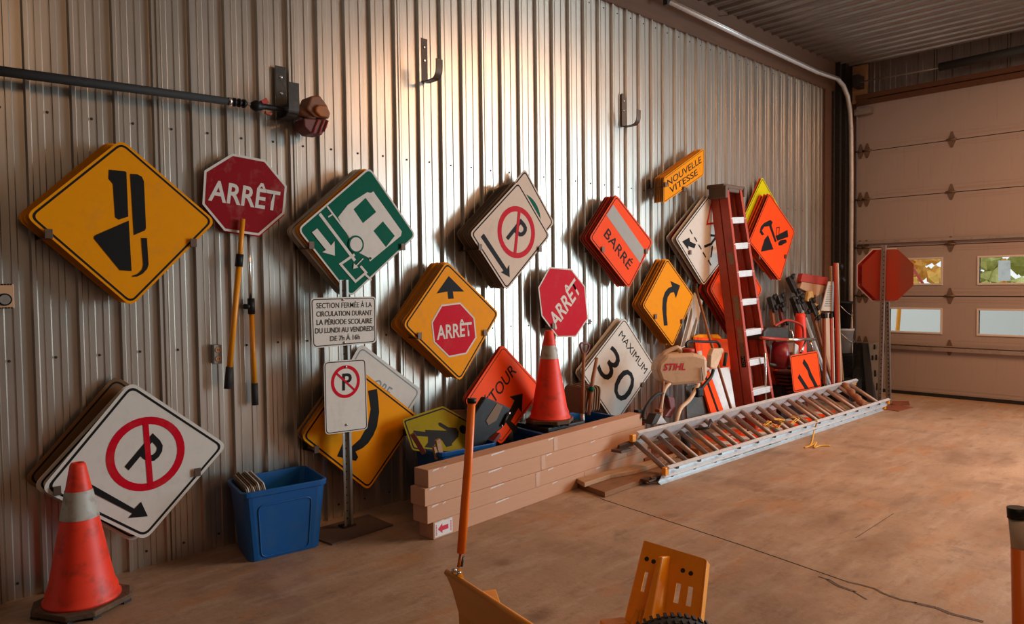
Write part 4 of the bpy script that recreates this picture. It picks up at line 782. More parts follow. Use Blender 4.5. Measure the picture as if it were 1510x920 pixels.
# wooden off-cuts and red bar in the second bin
single(MB().beam((2.8431, -0.42, 0.5684), (2.9039, -0.46, 0.4396), .05, .03), 'timber_bar', 'maroon', 'dark red bar standing in the blue bin beside the olive sign', 'bar')
single(MB().beam((3.0098, -0.47, 0.514), (3.0439, -0.46, 0.3977), .035, .02), 'wood_block', 'wood_pale', 'short pale wood block in the blue bin, right one of two', 'wood block')
single(MB().beam((2.994, -0.46, 0.4697), (3.015, -0.46, 0.3844), .03, .02), 'wood_block', 'wood_pale', 'short pale wood block in the blue bin, left one of two', 'wood block')
single(MB().prism([(3.3325, -0.1, 0.6191), (3.6046, -0.1, 0.5943), (3.6146, -0.1, 0.4072), (3.3605, -0.1, 0.4455)], (0, .02, 0)), 'cardboard_sheet', 'card', 'piece of cardboard behind the olive pedestrian sign', 'cardboard')
single(MB().beam((3.6477, -0.36, 0.4387), (3.4274, -0.42, 0.3255), .06, .03), 'timber_bar', 'maroon', 'dark red bar below the black barricade light, right of the orange marker', 'bar')
# black folded sign stand with reflective patch
t = thing('sign_stand_base', 'black plastic sign stand block with silver reflective patch, in front of the DÉTOUR sign', 'sign stand', (3.5074, -0.42, 0.4683))
MB().prism([(3.4862, -0.42, 0.7389), (3.738, -0.42, 0.6245), (3.6403, -0.42, 0.488), (3.5199, -0.42, 0.4371), (3.4083, -0.42, 0.3288), (3.3396, -0.42, 0.3597), (3.3822, -0.42, 0.6311)], (0, .05, 0)).build('block', 'black_plastic', t, .01)
MB().prism([(3.5929, -0.424, 0.6802), (3.6494, -0.424, 0.6511), (3.5842, -0.424, 0.5558), (3.5049, -0.424, 0.5326), (3.4861, -0.424, 0.5694)], (0, .003, 0)).build('reflector', 'sign_grey', t)
MB().tube([(3.6936, -0.43, 0.5864), (3.6381, -0.43, 0.5145)], .012, 8).build('hinge_rod', 'black_plastic', t)
for q in ((3.7074, -0.43, 0.5946), (3.6348, -0.43, 0.515)): MB().lathe([(.010, 0), (.006, .007)], q, 10, Matrix.Rotation(PI / 2, 3, 'X')).build('bolt', 'chrome', t)
# raised cone on a crate of junk
single(MB().mm((4.0, -.54, .02), (4.42, -.20, .455)), 'black_crate', 'black_plastic', 'black crate in the right blue bin, carrying the raised cone', 'crate', bevel=.01)
cone('traffic_cone', (4.17, -.40, .456), .72, .150, .033, .34, 'orange traffic cone standing high behind the cardboard boxes', (.68, .83), .55)
# spade, hoe handle, upright plates in the third bin
t = thing('spade', 'spade with wooden shaft and D-grip standing in the right blue bin', 'spade', (4.5482, -0.4, 0.3921))
MB().tube([(4.5571, -0.4, 0.4298), (4.5926, -0.38, 0.7465), (4.6269, -0.36, 0.9655)], .014, 10).build('shaft', 'wood_handle', t)
MB().tube([(4.5563, -0.4, 0.3631), (4.5576, -0.4, 0.4742)], .018, 10).build('ferrule', 'post_steel', t)
mb = MB(); mb.tube(smooth_path([(4.6267, -0.36, 0.9487), (4.5851, -0.36, 1.0076), (4.594, -0.36, 1.0459), (4.6877, -0.36, 1.0286), (4.6786, -0.36, 0.9842), (4.6353, -0.36, 0.9481)], 4), .009, 8); mb.build('grip', 'maroon', t)
t = thing('long_handle', 'round wooden tool handle leaning right of the spade in the right blue bin', 'tool handle', (4.7097, -0.35, 0.4197))
MB().tube([(4.6103, -0.42, 0.4585), (4.7126, -0.38, 0.7346), (4.8152, -0.34, 0.9045)], [.014, .018, .014], 10).build('shaft', 'wood_handle', t)
MB().tube([(4.6661, -0.4, 0.6455), (4.6752, -0.4, 0.6839)], .021, 10).build('band', 'sign_green', t)
for i in range(9):
    a = Vector((4.6575, -0.35, 0.3985)); x = 4.74 + .030 * i; lean = .10 + .012 * (i % 3)
    R2 = rounded([(-.40, .44), (-.16, .44), (-.16, .66 + .01 * (i % 2)), (-.40, .65)], .04, 4)
    mb = MB().prism([(x - .20 + lean * (q.y - .4), q.x + .02, q.y - .42 + .02 * 1 + .42) for q in R2], (.012, 0, 0))
    if i > 1: single(mb, 'brown_plate', 'ply_plate', ORD[i - 2] + ' brown plate from the left, standing on edge behind the cardboard boxes', 'plate', 'brown plates in the right blue bin')
# four long cardboard boxes
def carton(x0, y0, x1, y1, z, h, d, label, seam, mark=False):
    a = Vector((x0, y0, z)); b = Vector((x1, y1, z)); L = (b - a).length; u = (b - a) / L; n = Vector((-u.y, u.x, 0))
    t = thing('cardboard_box', label, 'box', a, 'long flat cardboard boxes in a stack')
    def q(s, w_, zz): return a + u * s + n * w_ + Vector((0, 0, zz))
    mb = MB()
    mb.prism([q(0, 0, 0), q(0, d, 0), q(L, d, 0), q(L, 0, 0)], (0, 0, h)); mb.build('carton', 'card', t, .003)
    for s in seam: MB().beam(q(s, -.0006, .004), q(s, -.0006, h - .004), .0025, .002, n).build('fold_line', 'card_edge', t)
    mb = MB(); mb.prism([q(.0, d * .4, h + .0004), q(.22, d * .4, h + .0004), q(.22, d * .62, h + .0004), q(0, d * .62, h + .0004)], (0, 0, .0006))
    for s in (seam[0] + .02,): mb.beam(q(s, -.0008, .003), q(s, -.0008, h - .003), .05, .0006, n)
    mb.build('packing_tape', 'clear_tape', t); mb = MB()
    for s, ln in ((.03, .06), (.12, .03), (.55, .14), (1.15, .07), (1.7, .06)): mb.prism([q(s, -.0014, h * .86), q(s + ln, -.0014, h * .93), q(s + ln * .9, -.0014, h * .99), q(s + .01, -.0014, h * .95)], -n * .0006)
    o = mb.build('wrap_glint', mat('wrap_glint_white', (.72, .68, .64), .2, coat=.5), t); tag(o, kind='stuff')  # glints on the shiny wrap, painted as thin whitish slivers
    if mark:
        lb = MB().prism([q(.010, -.001, .010), q(.158, -.001, .010), q(.158, -.001, .100), q(.010, -.001, .100)], -n * .0008).build('shipping_label', 'label_white', t)
        P = [(.034, .055), (.072, .085), (.072, .069), (.122, .069), (.122, .041), (.072, .041), (.072, .025)]
        MB().prism([q(x, -.0021, zz) for x, zz in P], -n * .0006).build('arrow', 'label_red', lb)
        mb = MB(); 
        for xx in (.018, .140):
            for k in range(7): mb.prism([q(xx, -.0021, .022 + k * .0095), q(xx + .009, -.0021, .022 + k * .0095), q(xx + .009, -.0021, .028 + k * .0095), q(xx, -.0021, .028 + k * .0095)], -n * .0006)
        mb.build('small_print', 'label_red', lb)
BH = .107
carton(2.703, -.812, 5.22, -.60, 0, BH, .13, 'bottom cardboard box of the stack of four, with a red arrow label', (1.55,), True)
carton(2.655, -.818, 5.17, -.602, BH + .001, BH, .13, 'third cardboard box from the top of the stack of four', (1.02, 2.2))
carton(2.640, -.816, 5.13, -.602, 2 * BH + .002, BH, .13, 'second cardboard box from the top, its near end sticking out left', (1.1,))
carton(2.668, -.814, 5.09, -.602, 3 * BH + .003, BH, .125, 'topmost cardboard box of the stack of four', (1.22,))
# planks on the floor
t = thing('wood_plank', 'wide weathered plank lying on the floor under the ladder end', 'plank', (4.3, -.85, 0))
mb = MB(); P = [(4.1692, -0.6628, 0), (4.1014, -0.9995, 0), (4.9439, -0.9593, 0), (5.1501, -0.6618, 0)]; mb.prism([(p[0], p[1], .002) for p in P], (0, 0, .038)); mb.build('board', 'wood', t, .004)
t = thing('wood_plank', 'narrow bark-edged plank lying on top of the wide one', 'plank', (4.4, -.75, .04))
mb = MB(); P = [(4.1483, -0.6884, 0.04), (4.0925, -0.8164, 0.04), (4.4139, -0.7991, 0.04), (4.6351, -0.8571, 0.04), (5.0479, -0.8555, 0.04), (5.4046, -0.7486, 0.04), (5.0094, -0.7489, 0.04)]; mb.prism([(p[0], p[1], .041) for p in P], (0, 0, .034)); mb.build('board', 'wood_pale', t, .005)

# ================================================================ EXTENSION LADDER (lying, far rail propped)
t = thing('extension_ladder', 'aluminium extension ladder lying on the floor in front of the tools', 'ladder', (4.66, -1.05, 0))
LA = Vector((4.66, -1.062, .012)); LB = Vector((9.12, -1.085, .012)); ux = (LB - LA).normalized(); LL = (LB - LA).length
ty = Vector((0, .352, .205)).normalized(); LW = .40; nn = ux.cross(ty).normalized()
if nn.z < 0: nn = -nn
def lp(s, w_, n_): return LA + ux * s + ty * w_ + nn * n_
def rail(w0, n0_, s0, s1, inw, nm='rail'):
    mb = MB(); D = .072; F_ = .03
    mb.beam(lp(s0, w0, n0_ + D / 2), lp(s1, w0, n0_ + D / 2), .004, D, nn)
    for n_ in (n0_ + .002, n0_ + D - .002): mb.beam(lp(s0, w0 - inw * F_ / 2, n_), lp(s1, w0 - inw * F_ / 2, n_), F_, .004, nn)
    for n_ in (n0_ + D * .4, n0_ + D * .6): mb.beam(lp(s0, w0 - inw * .003, n_), lp(s1, w0 - inw * .003, n_), .004, .005, nn)
    mb.build(nm, 'aluminium', t)
rail(0, 0, 0, LL, 1); rail(LW, 0, .10, LL - .10, -1); rail(0.012, .076, .03, LL + .03, 1); rail(LW - .012, .076, .12, LL - .02, -1)
for k in range(14):
    for (off, n_) in ((.16, .036), (.175, .112)):
        s = off + k * .312 + (.0)
        if s > LL - .06: continue
        MB().tube([lp(s, .002, n_), lp(s, LW - .002, n_)], .021, 10).build('rung', 'rung_metal', t)
mb = MB()
for k in range(14):
    for (off, n_) in ((.16, .036), (.175, .112)):
        s = off + k * .312
        if s < LL - .06: mb.box(lp(s, -.004, n_), (.03, .006, .018))
mb.build('rung_end', 'steel_dark', t)
for (a, b) in ((1.25, .55), (.9, .3), (1.7, .25)):
    MB().beam(lp(a, -.0035, .03), lp(a + b, -.0035, .03), .001, .03, nn).build('sticker', 'paper', t)
for (s, w0, n_) in ((LL + .03, .0, .03), (LL + .05, .0, .10), (LL - .06, LW, .10), (.08, LW, .10), (.02, 0, .11)):
    MB().box(lp(s, w0, n_), (.05, .035, .06)).build('end_cap', 'pole_yellow', t, .006)
mb = MB(); mb.box(lp(-.06, .05, .006), (.10, .08, .012)); mb.beam(lp(-.08, .03, .02), lp(.1, 0.02, .03), .02, .05, nn); mb.build('foot', 'hook_rust', t)
mb = MB(); mb.box(lp(-.05, LW - .03, .03), (.14, .10, .02)); mb.beam(lp(-.06, LW, .03), lp(.12, LW, .05), .02, .05, nn); mb.build('foot', 'hook_rust', t)
MB().tube([lp(1.0, .06, .05), lp(1.25, .05, .06)], .018, 8).build('pulley_bar', 'steel_dark', t)
mb = MB(); mb.tube([lp(.95, LW - .04, .06), lp(1.0, LW - .12, .13), lp(1.12, LW - .05, .14), lp(1.18, LW - .1, .07)], .012, 8); mb.build('lock', 'steel_dark', t)
single(MB().tube(smooth_path([lp(2.55, .02, .16), lp(2.55, -.01, .15), lp(2.56, -.03, .05), (6.7436, -1.3108, 0.01), (6.5737, -1.3242, 0.008), (6.6969, -1.3318, 0.008), (6.8628, -1.3091, 0.01), (6.632, -1.3863, 0.008), (6.7471, -1.3985, 0.01), (6.8147, -1.4573, 0.008)], 5), .007, 8),
       'rope', 'rope', 'frayed yellow rope hanging off the ladder onto the floor', 'rope')
mb = MB(); rr = random.Random(5)
for k in range(5):
    pts = [lp(1.75 + .12 * k + rr.uniform(-.1, .1), .06 + rr.uniform(0, .1), .13 + rr.uniform(0, .04)) for _ in range(5)]; mb.tube(smooth_path(pts, 4), .005, 6)
single(mb, 'rope', 'rope', 'tangle of yellow rope lying across the ladder rungs near its middle', 'rope')
mb = MB(); pts = [lp(4.0 - .02 * k, .38 - .036 * k, .14 + .012 * math.sin(k * 2.1)) for k in range(11)]
mb.tube(pts, [.03 + .012 * abs(math.sin(k * 1.9)) for k in range(11)], 10); single(mb, 'rag', 'rag', 'brown rag twisted round the last rung at the far ladder end', 'rag')

# ================================================================ RED STEP LADDER (folded, leaning on the wall)
t = thing('step_ladder', 'red fibreglass step ladder with aluminium steps leaning on the wall', 'ladder', (7.2, -.5, 0))
def frail(nm, a, b, wd, dp, side):
    """C channel rail from a (top) to b (bottom)"""
    a = Vector(a); b = Vector(b); d, s, u = _basis(b - a, (0, -1, 0)); mb = MB()
    mb.beam(a, b, .006, dp, u); mb.beam(a + s * side * wd / 2 + u * (dp / 2 - .003), b + s * side * wd / 2 + u * (dp / 2 - .003), wd, .006, u)
    mb.beam(a + s * side * wd / 2 - u * (dp / 2 - .003), b + s * side * wd / 2 - u * (dp / 2 - .003), wd, .006, u); mb.build(nm, 'ladder_red', t); return a, b
A1, B1 = Vector((6.8392, -0.34, 2.4635)), Vector((6.8535, -0.62, 0.2952)); A2, B2 = Vector((7.1375, -0.34, 2.4864)), Vector((7.3084, -0.62, 0.2825))
ext = 1.12
B1x = A1 + (B1 - A1) * ext; B2x = A2 + (B2 - A2) * ext
def drop(a, b): 
    k = (a.z - .02) / (a.z - b.z); return a + (b - a) * k
B1x, B2x = drop(A1, B1), drop(A2, B2)
frail('front_rail', A1, B1x, .04, .09, -1); frail('front_rail', A2, B2x, .04, .09, 1)
bk = Vector((0, .105, 0))
r1 = lambda f: lerp(A1, B1x, f); r2 = lambda f: lerp(A2, B2x, f)
frail('rear_rail', A1 + bk, B1x + bk, .025, .09, -1); frail('rear_rail', A2 + bk, B2x + bk, .025, .09, 1)
H = A1.z - B1x.z
for px_, nm in zip((330, 375, 421, 468, 518, 570), range(6)):
    pass
zst = [(6.8404, -0.37, 2.1782)[2], (6.8682, -0.4, 1.9151)[2], (6.8651, -0.44, 1.6304)[2], (6.8616, -0.48, 1.3403)[2], (6.8578, -0.52, 1.031)[2], (6.8672, -0.56, 0.7292)[2], (6.8628, -0.6, 0.4297)[2], .28]
for z in zst:
    f = (A1.z - z) / H; a = r1(f); b = r2(f)
    s = MB(); s.beam(a + Vector((.01, 0, 0)), b - Vector((.01, 0, 0)), .078, .006, (0, 0, 1))
    for dy, hh in ((-.041, .062), (.039, .03)): s.beam(a + Vector((.01, dy, -.024)), b + Vector((-.01, dy, -.024)), .004, hh, (0, 0, 1))
    for dz in (-.044, -.024, -.006): s.beam(a + Vector((.01, -.045, dz)), b + Vector((-.01, -.045, dz)), .006, .005, (0, 0, 1))
    for k in range(5): s.beam(a + Vector((.01, -.03 + k * .015, .004)), b + Vector((-.01, -.03 + k * .015, .004)), .004, .003, (0, 0, 1))
    s.build('step', 'aluminium', t)
    g = MB(); g.beam(a + bk + Vector((.04, .03, -.05)), b + bk + Vector((-.03, .03, -.05)), .02, .02); g.build('rear_brace', 'aluminium', t)
f = .905; a, b = r1(f), r2(f)
mb = MB(); mb.prism([a + Vector((0, -.045, .06)), b + Vector((0, -.045, .06)), b + Vector((0, -.045, -.1)), b + Vector((-.05, -.045, -.1)), lerp(a, b, .6) + Vector((0, -.045, .0)), lerp(a, b, .4) + Vector((0, -.045, .0)), a + Vector((.05, -.045, -.1)), a + Vector((0, -.045, -.1))], (0, .005, 0)); mb.build('foot_brace', 'aluminium', t)
# top cap
mb = MB(); c = (A1 + A2) / 2 + Vector((0, .05, .03)); wd = (A2.x - A1.x) + .14
mb.box(c, (wd, .20, .045)); mb.box(c + Vector((-wd / 2 + .03, -.02, -.06)), (.05, .2, .13)); mb.box(c + Vector((wd / 2 - .03, -.02, -.04)), (.04, .18, .09)); mb.box(c + Vector((0, -.08, -.03)), (wd * .5, .03, .05)); mb.build('top_cap', 'ladder_cap', t, .012)
for (f0, f1) in ((.26, .31), (.44, .54), (.57, .69)):
    p, q_ = r1(f0), r1(f1); MB().beam(p + Vector((-.0045, -.0, 0)), q_ + Vector((-.0045, 0, 0)), .002, .05, (0, -1, 0)).build('sticker', 'paper', t)
fs_ = [(A1.z - z) / H for z in ((6.7995, -0.5, 0.9165)[2], (6.8264, -0.5, 0.6662)[2])]
p, q_ = r1(fs_[0]) + Vector((-.0045, .0, 0)), r1(fs_[1]) + Vector((-.0045, .0, 0)); ob = MB().beam(p, q_, .002, .05, (0, -1, 0)).build('name_strip', 'ink', t)
text3_args = (q_ + Vector((-.0022, -.012, .012)), p + Vector((-.0022, -.012, -.012)), q_ + Vector((-.0022, .012, .012)))
text3(t, 'LOUISVILLE', *text3_args, 'sign_grey', .01)
for k in range(7):
    f = (A1.z - zst[k]) / H
    for (P_, sx) in ((r1(f), -.005), (r2(f), .005)):
        MB().lathe([(.007, 0), (.004, .004)], P_ + Vector((sx + .012 * (1 if sx < 0 else -1), -.046, -.01)), 8, Matrix.Rotation(PI / 2, 3, 'X')).build('rivet', 'chrome', t)
for P_ in (B1x, B2x): MB().box(P_ + Vector((0, 0, .0)), (.06, .1, .04)).build('foot', 'black_rubber', t, .005)

# ================================================================ WATER-TANK CART WITH HANDLES
t = thing('saw_cart', 'cut-off saw cart with beige water tank and black handlebar, right of the MAXIMUM 30 sign', 'cart', (6.3642, -0.151, 0))
TR = Matrix.Rotation(-.62, 3, 'Z'); tc = Vector((5.6126, -0.62, 0.7872))
def tk(x, y, z): return tc + TR @ Vector((x, y, z))
prof = [(-.235, -.02), (-.225, .04), (-.15, .115), (.10, .125), (.225, .09), (.235, -.07), (.20, -.145), (-.10, -.16), (-.20, -.12)]
mb = MB(); mb.prism([tk(x, -.10, z) for x, z in prof], TR @ Vector((0, .20, 0))); tank = mb.build('water_tank', 'tank_beige', t, .03)
mb = MB(); mb.tube(smooth_path([tk(-.15, 0, .09), tk(-.13, 0, .125), tk(-.03, 0, .165), tk(.0, 0, .16), tk(.03, 0, .11)], 4), .019, 10); mb.build('tank_handle', 'tank_beige', t)
MB().lathe([(.055, 0), (.055, .03), (.045, .036)], tk(.09, 0, .122), 20).build('filler_cap', 'red_plastic', t)
text3(t, 'STIHL', tk(-.18, -.1025, -.02), tk(.02, -.1025, -.02), tk(-.165, -.1025, .04), 'label_red', .03)
MB().tube([tk(.17, -.11, .0), tk(.18, -.11, -.12)], .006, 6).build('tap_wire', 'post_steel', t)
def pipe(nm, m, pts, r): MB().tube(smooth_path(pts, 5), r, 10).build(nm, m, t)
pipe('frame_tube', 'tank_beige', [(5.3296, -0.62, 0.2217), (5.3412, -0.62, 0.4568), (5.3928, -0.62, 0.5988), (5.5169, -0.62, 0.6574), (5.7089, -0.62, 0.6563), (5.9313, -0.62, 0.6028)], .016)
pipe('frame_tube', 'tank_beige', [(5.9313, -0.62, 0.5966), (5.796, -0.62, 0.4743), (5.5822, -0.66, 0.4191), (5.4883, -0.68, 0.3258), (5.4267, -0.7, 0.2183)], .018)
pipe('frame_tube', 'wood_handle', [(5.3729, -0.62, 0.6779), (5.3519, -0.62, 0.5442), (5.3109, -0.62, 0.4311)], .013)
pipe('handlebar', 'black_plastic', [(5.8619, -0.55, 0.9231), (5.8398, -0.55, 0.9621), (5.9071, -0.55, 0.989), (6.185, -0.55, 0.965), (6.3545, -0.55, 0.9542), (6.4164, -0.55, 0.9173), (6.4163, -0.55, 0.8909)], .013)
pipe('handlebar', 'black_plastic', [(6.1887, -0.62, 0.7051), (6.1408, -0.62, 0.639), (6.0232, -0.62, 0.5744), (5.9425, -0.62, 0.52)], .016)
MB().box(Vector((5.9197, -0.62, 0.5225)), (.10, .08, .09)).build('clamp', 'black_plastic', t, .02)
c = Vector((6.3789, -0.55, 0.7947)); MB().prism([(6.2676, -0.58, 0.8964), (6.5302, -0.52, 0.8813), (6.5557, -0.52, 0.8527), (6.3161, -0.58, 0.6906), (6.207, -0.58, 0.7198), (6.2192, -0.58, 0.8351)], (0, .05, 0)).build('hand_shield', 'tank_beige', t, .01)
MB().tube([(6.5252, -0.56, 0.8372), (6.487, -0.56, 0.707)], .018, 8).build('grip', 'black_rubber', t)
wc = Vector((5.5946, -0.7, 0.1689)); wc.z = .115
MB().lathe([(.05, -.03), (.09, -.035), (.112, -.02), (.112, .02), (.09, .035), (.05, .03)], wc, 24, Matrix.Rotation(PI / 2, 3, 'Y') @ Matrix.Rotation(.9, 3, 'X')).build('wheel', 'black_rubber', t)
MB().tube([(wc.x, wc.y, wc.z), (wc.x + .2, wc.y + .16, wc.z)], .01, 8).build('axle', 'steel_dark', t)
# brush cutter handle with cable beside it
t = thing('hedge_tool', 'small power tool with curved black cable handle and red body beside the cart', 'power tool', (5.5236, -0.6, 0.3108))
MB().tube(smooth_path([(5.0763, -0.62, 0.398), (5.1054, -0.62, 0.4632), (5.1734, -0.62, 0.5242), (5.272, -0.62, 0.571), (5.3723, -0.62, 0.5714), (5.4333, -0.62, 0.5407)], 5), .014, 10).build('cable_handle', 'black_rubber', t)
mb = MB(); mb.prism([(5.4436, -0.62, 0.5396), (5.5476, -0.62, 0.5155), (5.5681, -0.62, 0.4042), (5.4943, -0.62, 0.3414), (5.3913, -0.62, 0.3613), (5.4843, -0.62, 0.4209)], (0, .06, 0)); mb.build('body', 'maroon', t, .01)
mb = MB(); mb.prism([(5.1453, -0.66, 0.3359), (5.2142, -0.66, 0.4192), (5.2934, -0.66, 0.4029), (5.2333, -0.66, 0.3293)], (0, .08, 0)); mb.build('guard', 'steel_dark', t, .005)
MB().prism([(5.269, -0.67, 0.4015), (5.359, -0.67, 0.3188), (5.1994, -0.67, 0.3296)], (0, .05, 0)).build('blade_cover', 'white_plastic', t, .004)
MB().box((5.3109, -0.62, 0.4311), (.06, .05, .03)).build('clip', 'engine_orange', t, .005)
# far-end knob on the boxes
t = thing('tool_head', 'black tool head with orange button lying behind the far end of the cardboard boxes', 'tool', (5.2299, -0.5, 0.3504))
MB().prism([(5.1453, -0.52, 0.4407), (5.2131, -0.52, 0.4379), (5.2223, -0.52, 0.3599), (5.2912, -0.52, 0.3386), (5.3009, -0.52, 0.3075), (5.1636, -0.52, 0.3209)], (0, .05, 0)).build('body', 'black_plastic', t, .006)
MB().box((5.1888, -0.53, 0.3245), (.04, .03, .03)).build('button', 'red_plastic', t, .004)
# broom stick
single(MB().tube([(6.6921, -0.08, 1.5735), (6.5122, -0.38, 0.9832), (6.3353, -0.72, 0.3244)], .014, 10), 'broom_handle', 'wood_handle', 'long wooden handle leaning from the white diamond down to the ladder', 'tool handle')
# leaning white plate with grey band behind the curve sign
t = thing('narrow_sign', 'narrow white sign with grey bands leaning on the wall right of the right-curve diamond', 'road sign', (6.4149, -0.2, 0.8784))
MB().prism([(6.6729, -0.1, 1.4259), (6.8404, -0.1, 1.3302), (6.47, -0.22, 0.9237), (6.1978, -0.24, 0.8755)], (0, -.004, 0)).build('plate', 'sign_white', t)
MB().prism([(6.7414, -0.105, 1.3257), (6.7769, -0.107, 1.2893), (6.4498, -0.225, 0.9389), (6.3608, -0.235, 0.9111)], (0, -.006, 0)).build('band', 'sign_grey', t)
MB().prism([(6.6665, -0.104, 1.3909), (6.7015, -0.106, 1.369), (6.287, -0.236, 0.9026), (6.2245, -0.238, 0.8936)], (0, -.006, 0)).build('band', 'sign_grey', t)
# orange signs and metal plate between cart and ladder
t = thing('worded_sign', 'orange sign with white shapes and a yellow edge behind the cart handlebar', 'road sign', (6.6292, -0.3, 0.2594))
MB().prism([(6.4004, -0.28, 0.9853), (7.0355, -0.28, 0.9261), (6.9859, -0.34, 0.6119), (6.3455, -0.36, 0.5704)], (0, -.004, 0)).build('plate', 'sign_orange', t)
MB().prism([(6.3893, -0.31, 0.8457), (6.4756, -0.31, 0.8462), (6.468, -0.33, 0.7529), (6.5557, -0.33, 0.7321), (6.5607, -0.35, 0.6441), (6.4355, -0.35, 0.6419)], (0, -.006, 0)).build('symbol', 'sign_white', t)
single(MB().prism([(6.4388, -0.24, 0.988), (6.5381, -0.24, 1.0029), (6.9005, -0.24, 0.9823), (6.9677, -0.24, 0.9427), (6.9031, -0.27, 0.7207), (6.3909, -0.27, 0.7618)], (0, -.004, 0)), 'yellow_plate', 'sign_yellow', 'yellow plate showing above the orange worded sign', 'road sign')
single(MB().prism([(6.3882, -0.44, 0.6733), (6.7716, -0.44, 0.6665), (6.5874, -0.62, 0.2741), (6.3095, -0.62, 0.2965)], (0, -.01, 0)), 'metal_sheet', 'aluminium', 'scuffed bare metal sheet leaning left of the step ladder foot', 'sheet metal')
t = thing('leaning_sign', 'tall narrow orange panel leaning between the cart and the metal sheet', 'panel', (6.1971, -0.6, 0.3086))
MB().prism([(6.1746, -0.46, 0.6484), (6.3554, -0.46, 0.6579), (6.2661, -0.66, 0.3198), (6.0506, -0.66, 0.3092)], (0, -.02, 0)).build('plate', 'sign_orange', t)
MB().prism([(6.243, -0.462, 0.6552), (6.267, -0.462, 0.6563), (6.1779, -0.662, 0.3184), (6.1539, -0.662, 0.3151)], (0, -.024, 0)).build('stripe', 'ink', t)
t = thing('dark_board', 'dark board with orange letters leaning behind the cart tube', 'board', (6.1003, -0.55, 0.3023))
MB().prism([(5.8925, -0.5, 0.5644), (6.1224, -0.5, 0.5659), (6.1164, -0.62, 0.3086), (5.7292, -0.62, 0.3097)], (0, -.01, 0)).build('plate', 'steel_dark', t)
# yellow-orange flags right of the ladder
single(MB().prism([(7.6756, -0.4, 0.7425), (7.8011, -0.4, 0.6724), (7.8011, -0.48, 0.4739), (7.7055, -0.52, 0.3145), (7.543, -0.5, 0.4635)], (0, -.006, 0)), 'warning_flag', 'sign_orange', 'bright orange pointed flag hanging right of the step ladder', 'flag')
single(MB().prism([(7.6908, -0.36, 0.8521), (7.7846, -0.36, 0.7928), (7.6902, -0.52, 0.2265), (7.5047, -0.52, 0.2485)], (0, -.006, 0)), 'orange_board', 'sign_orange_dark', 'dark orange board behind the pointed flag', 'board')
# ================================================================ GENERATOR
t = thing('generator', 'small generator with red engine and tubular steel frame', 'generator', (8.3934, -0.314, 0))
MB().prism([(7.1985, -0.6, 0.917), (7.2126, -0.6, 1.0151), (7.3001, -0.6, 1.0531), (7.712, -0.6, 1.0326), (7.8241, -0.6, 0.9898), (7.841, -0.6, 0.8694)], (0, .25, 0)).build('fuel_tank', 'steel_dark', t, .03)
mb = MB(); mb.tube([(7.0264, -0.66, 0.9583), (7.6206, -0.66, 0.9008)], .017, 10); mb.build('handle_bar', 'red_plastic', t)
MB().tube([(7.5893, -0.66, 0.9028), (8.2657, -0.66, 0.8686)], .017, 10).build('handle_bar', 'chrome', t)
MB().tube(smooth_path([(7.6326, -0.5, 1.0405), (7.7892, -0.5, 1.0778), (7.9501, -0.5, 1.0932), (8.2174, -0.5, 1.0428), (8.3211, -0.5, 0.9832), (8.3395, -0.5, 0.8566)], 4), .013, 10).build('frame_tube', 'red_plastic', t)
for a, b in (((8.0647, -0.65, 0.8577), (7.8842, -0.68, 0.7439)), ((8.295, -0.6, 0.8252), (8.3392, -0.62, 0.7222)), ((7.7822, -0.62, 1.0002), (7.7893, -0.64, 0.882)), ((8.0778, -0.66, 0.7284), (8.2149, -0.6, 0.0952)), ((7.1121, -0.66, 0.7998), (7.2592, -0.6, 0.2147))): MB().tube([a, b], .012, 8).build('frame_leg', 'chrome', t)
e0 = Vector((7.5825, -0.58, 0.7309)); MB().lathe([(.05, -.09), (.12, -.085), (.15, -.05), (.15, .05), (.13, .09), (.06, .095)], e0, 22, Matrix.Rotation(PI / 2, 3, 'X') @ Matrix.Rotation(.5, 3, 'Y')).build('engine', 'engine_red', t)
MB().prism([(7.6719, -0.62, 0.8663), (7.8803, -0.62, 0.8604), (7.8975, -0.62, 0.7393), (7.6884, -0.62, 0.7474)], (0, .12, 0)).build('air_filter', 'engine_tan', t, .015)
MB().prism([(7.8381, -0.64, 0.8492), (7.92, -0.64, 0.8214), (7.9209, -0.64, 0.7087), (7.8228, -0.64, 0.7162)], (0, .06, 0)).build('side_cap', 'white_plastic', t, .01)
mb = MB()
for k in range(7): mb.box(Vector((7.786, -0.55, 0.5336)) + Vector((0, 0, -.04 * k)), (.26, .2, .022))
mb.build('cooling_fins', 'maroon', t, .004)
MB().tube([(7.3016, -0.6, 0.6607), (7.7946, -0.6, 0.5816)], .02, 8).build('exhaust', 'steel_dark', t)
single(MB().mm((7.55, -.62, .0), (8.1, -.2, .40)), 'engine_crate', 'black_plastic', 'dark crate under the generator', 'crate', bevel=.01)
# arrows sign in front
sign('lane_shift', 'square_sign', 'square orange sign with two black slanting bars in front of the generator')
# small cone
t = thing('slim_cone', 'slim orange cone with white patch standing behind the generator frame', 'traffic cone', (8.6121, -0.35, 0.6702))
q0 = Vector((8.5763, -0.35, 0.6728)); q1 = Vector((8.6083, -0.35, 1.1415)); hh = q1.z - q0.z
MB().lathe([(.08, 0), (.075, .01), (.06, hh * .9), (.05, hh), (.03, hh + .002)], q0, 28).build('body', 'cone_orange', t)
MB().prism([q0 + Vector((.02, -.075, hh * .78)), q0 + Vector((.055, -.062, hh * .78)), q0 + Vector((.05, -.055, hh * .9)), q0 + Vector((.02, -.066, hh * .9))], (0, -.003, 0)).build('patch', 'sign_white', t)
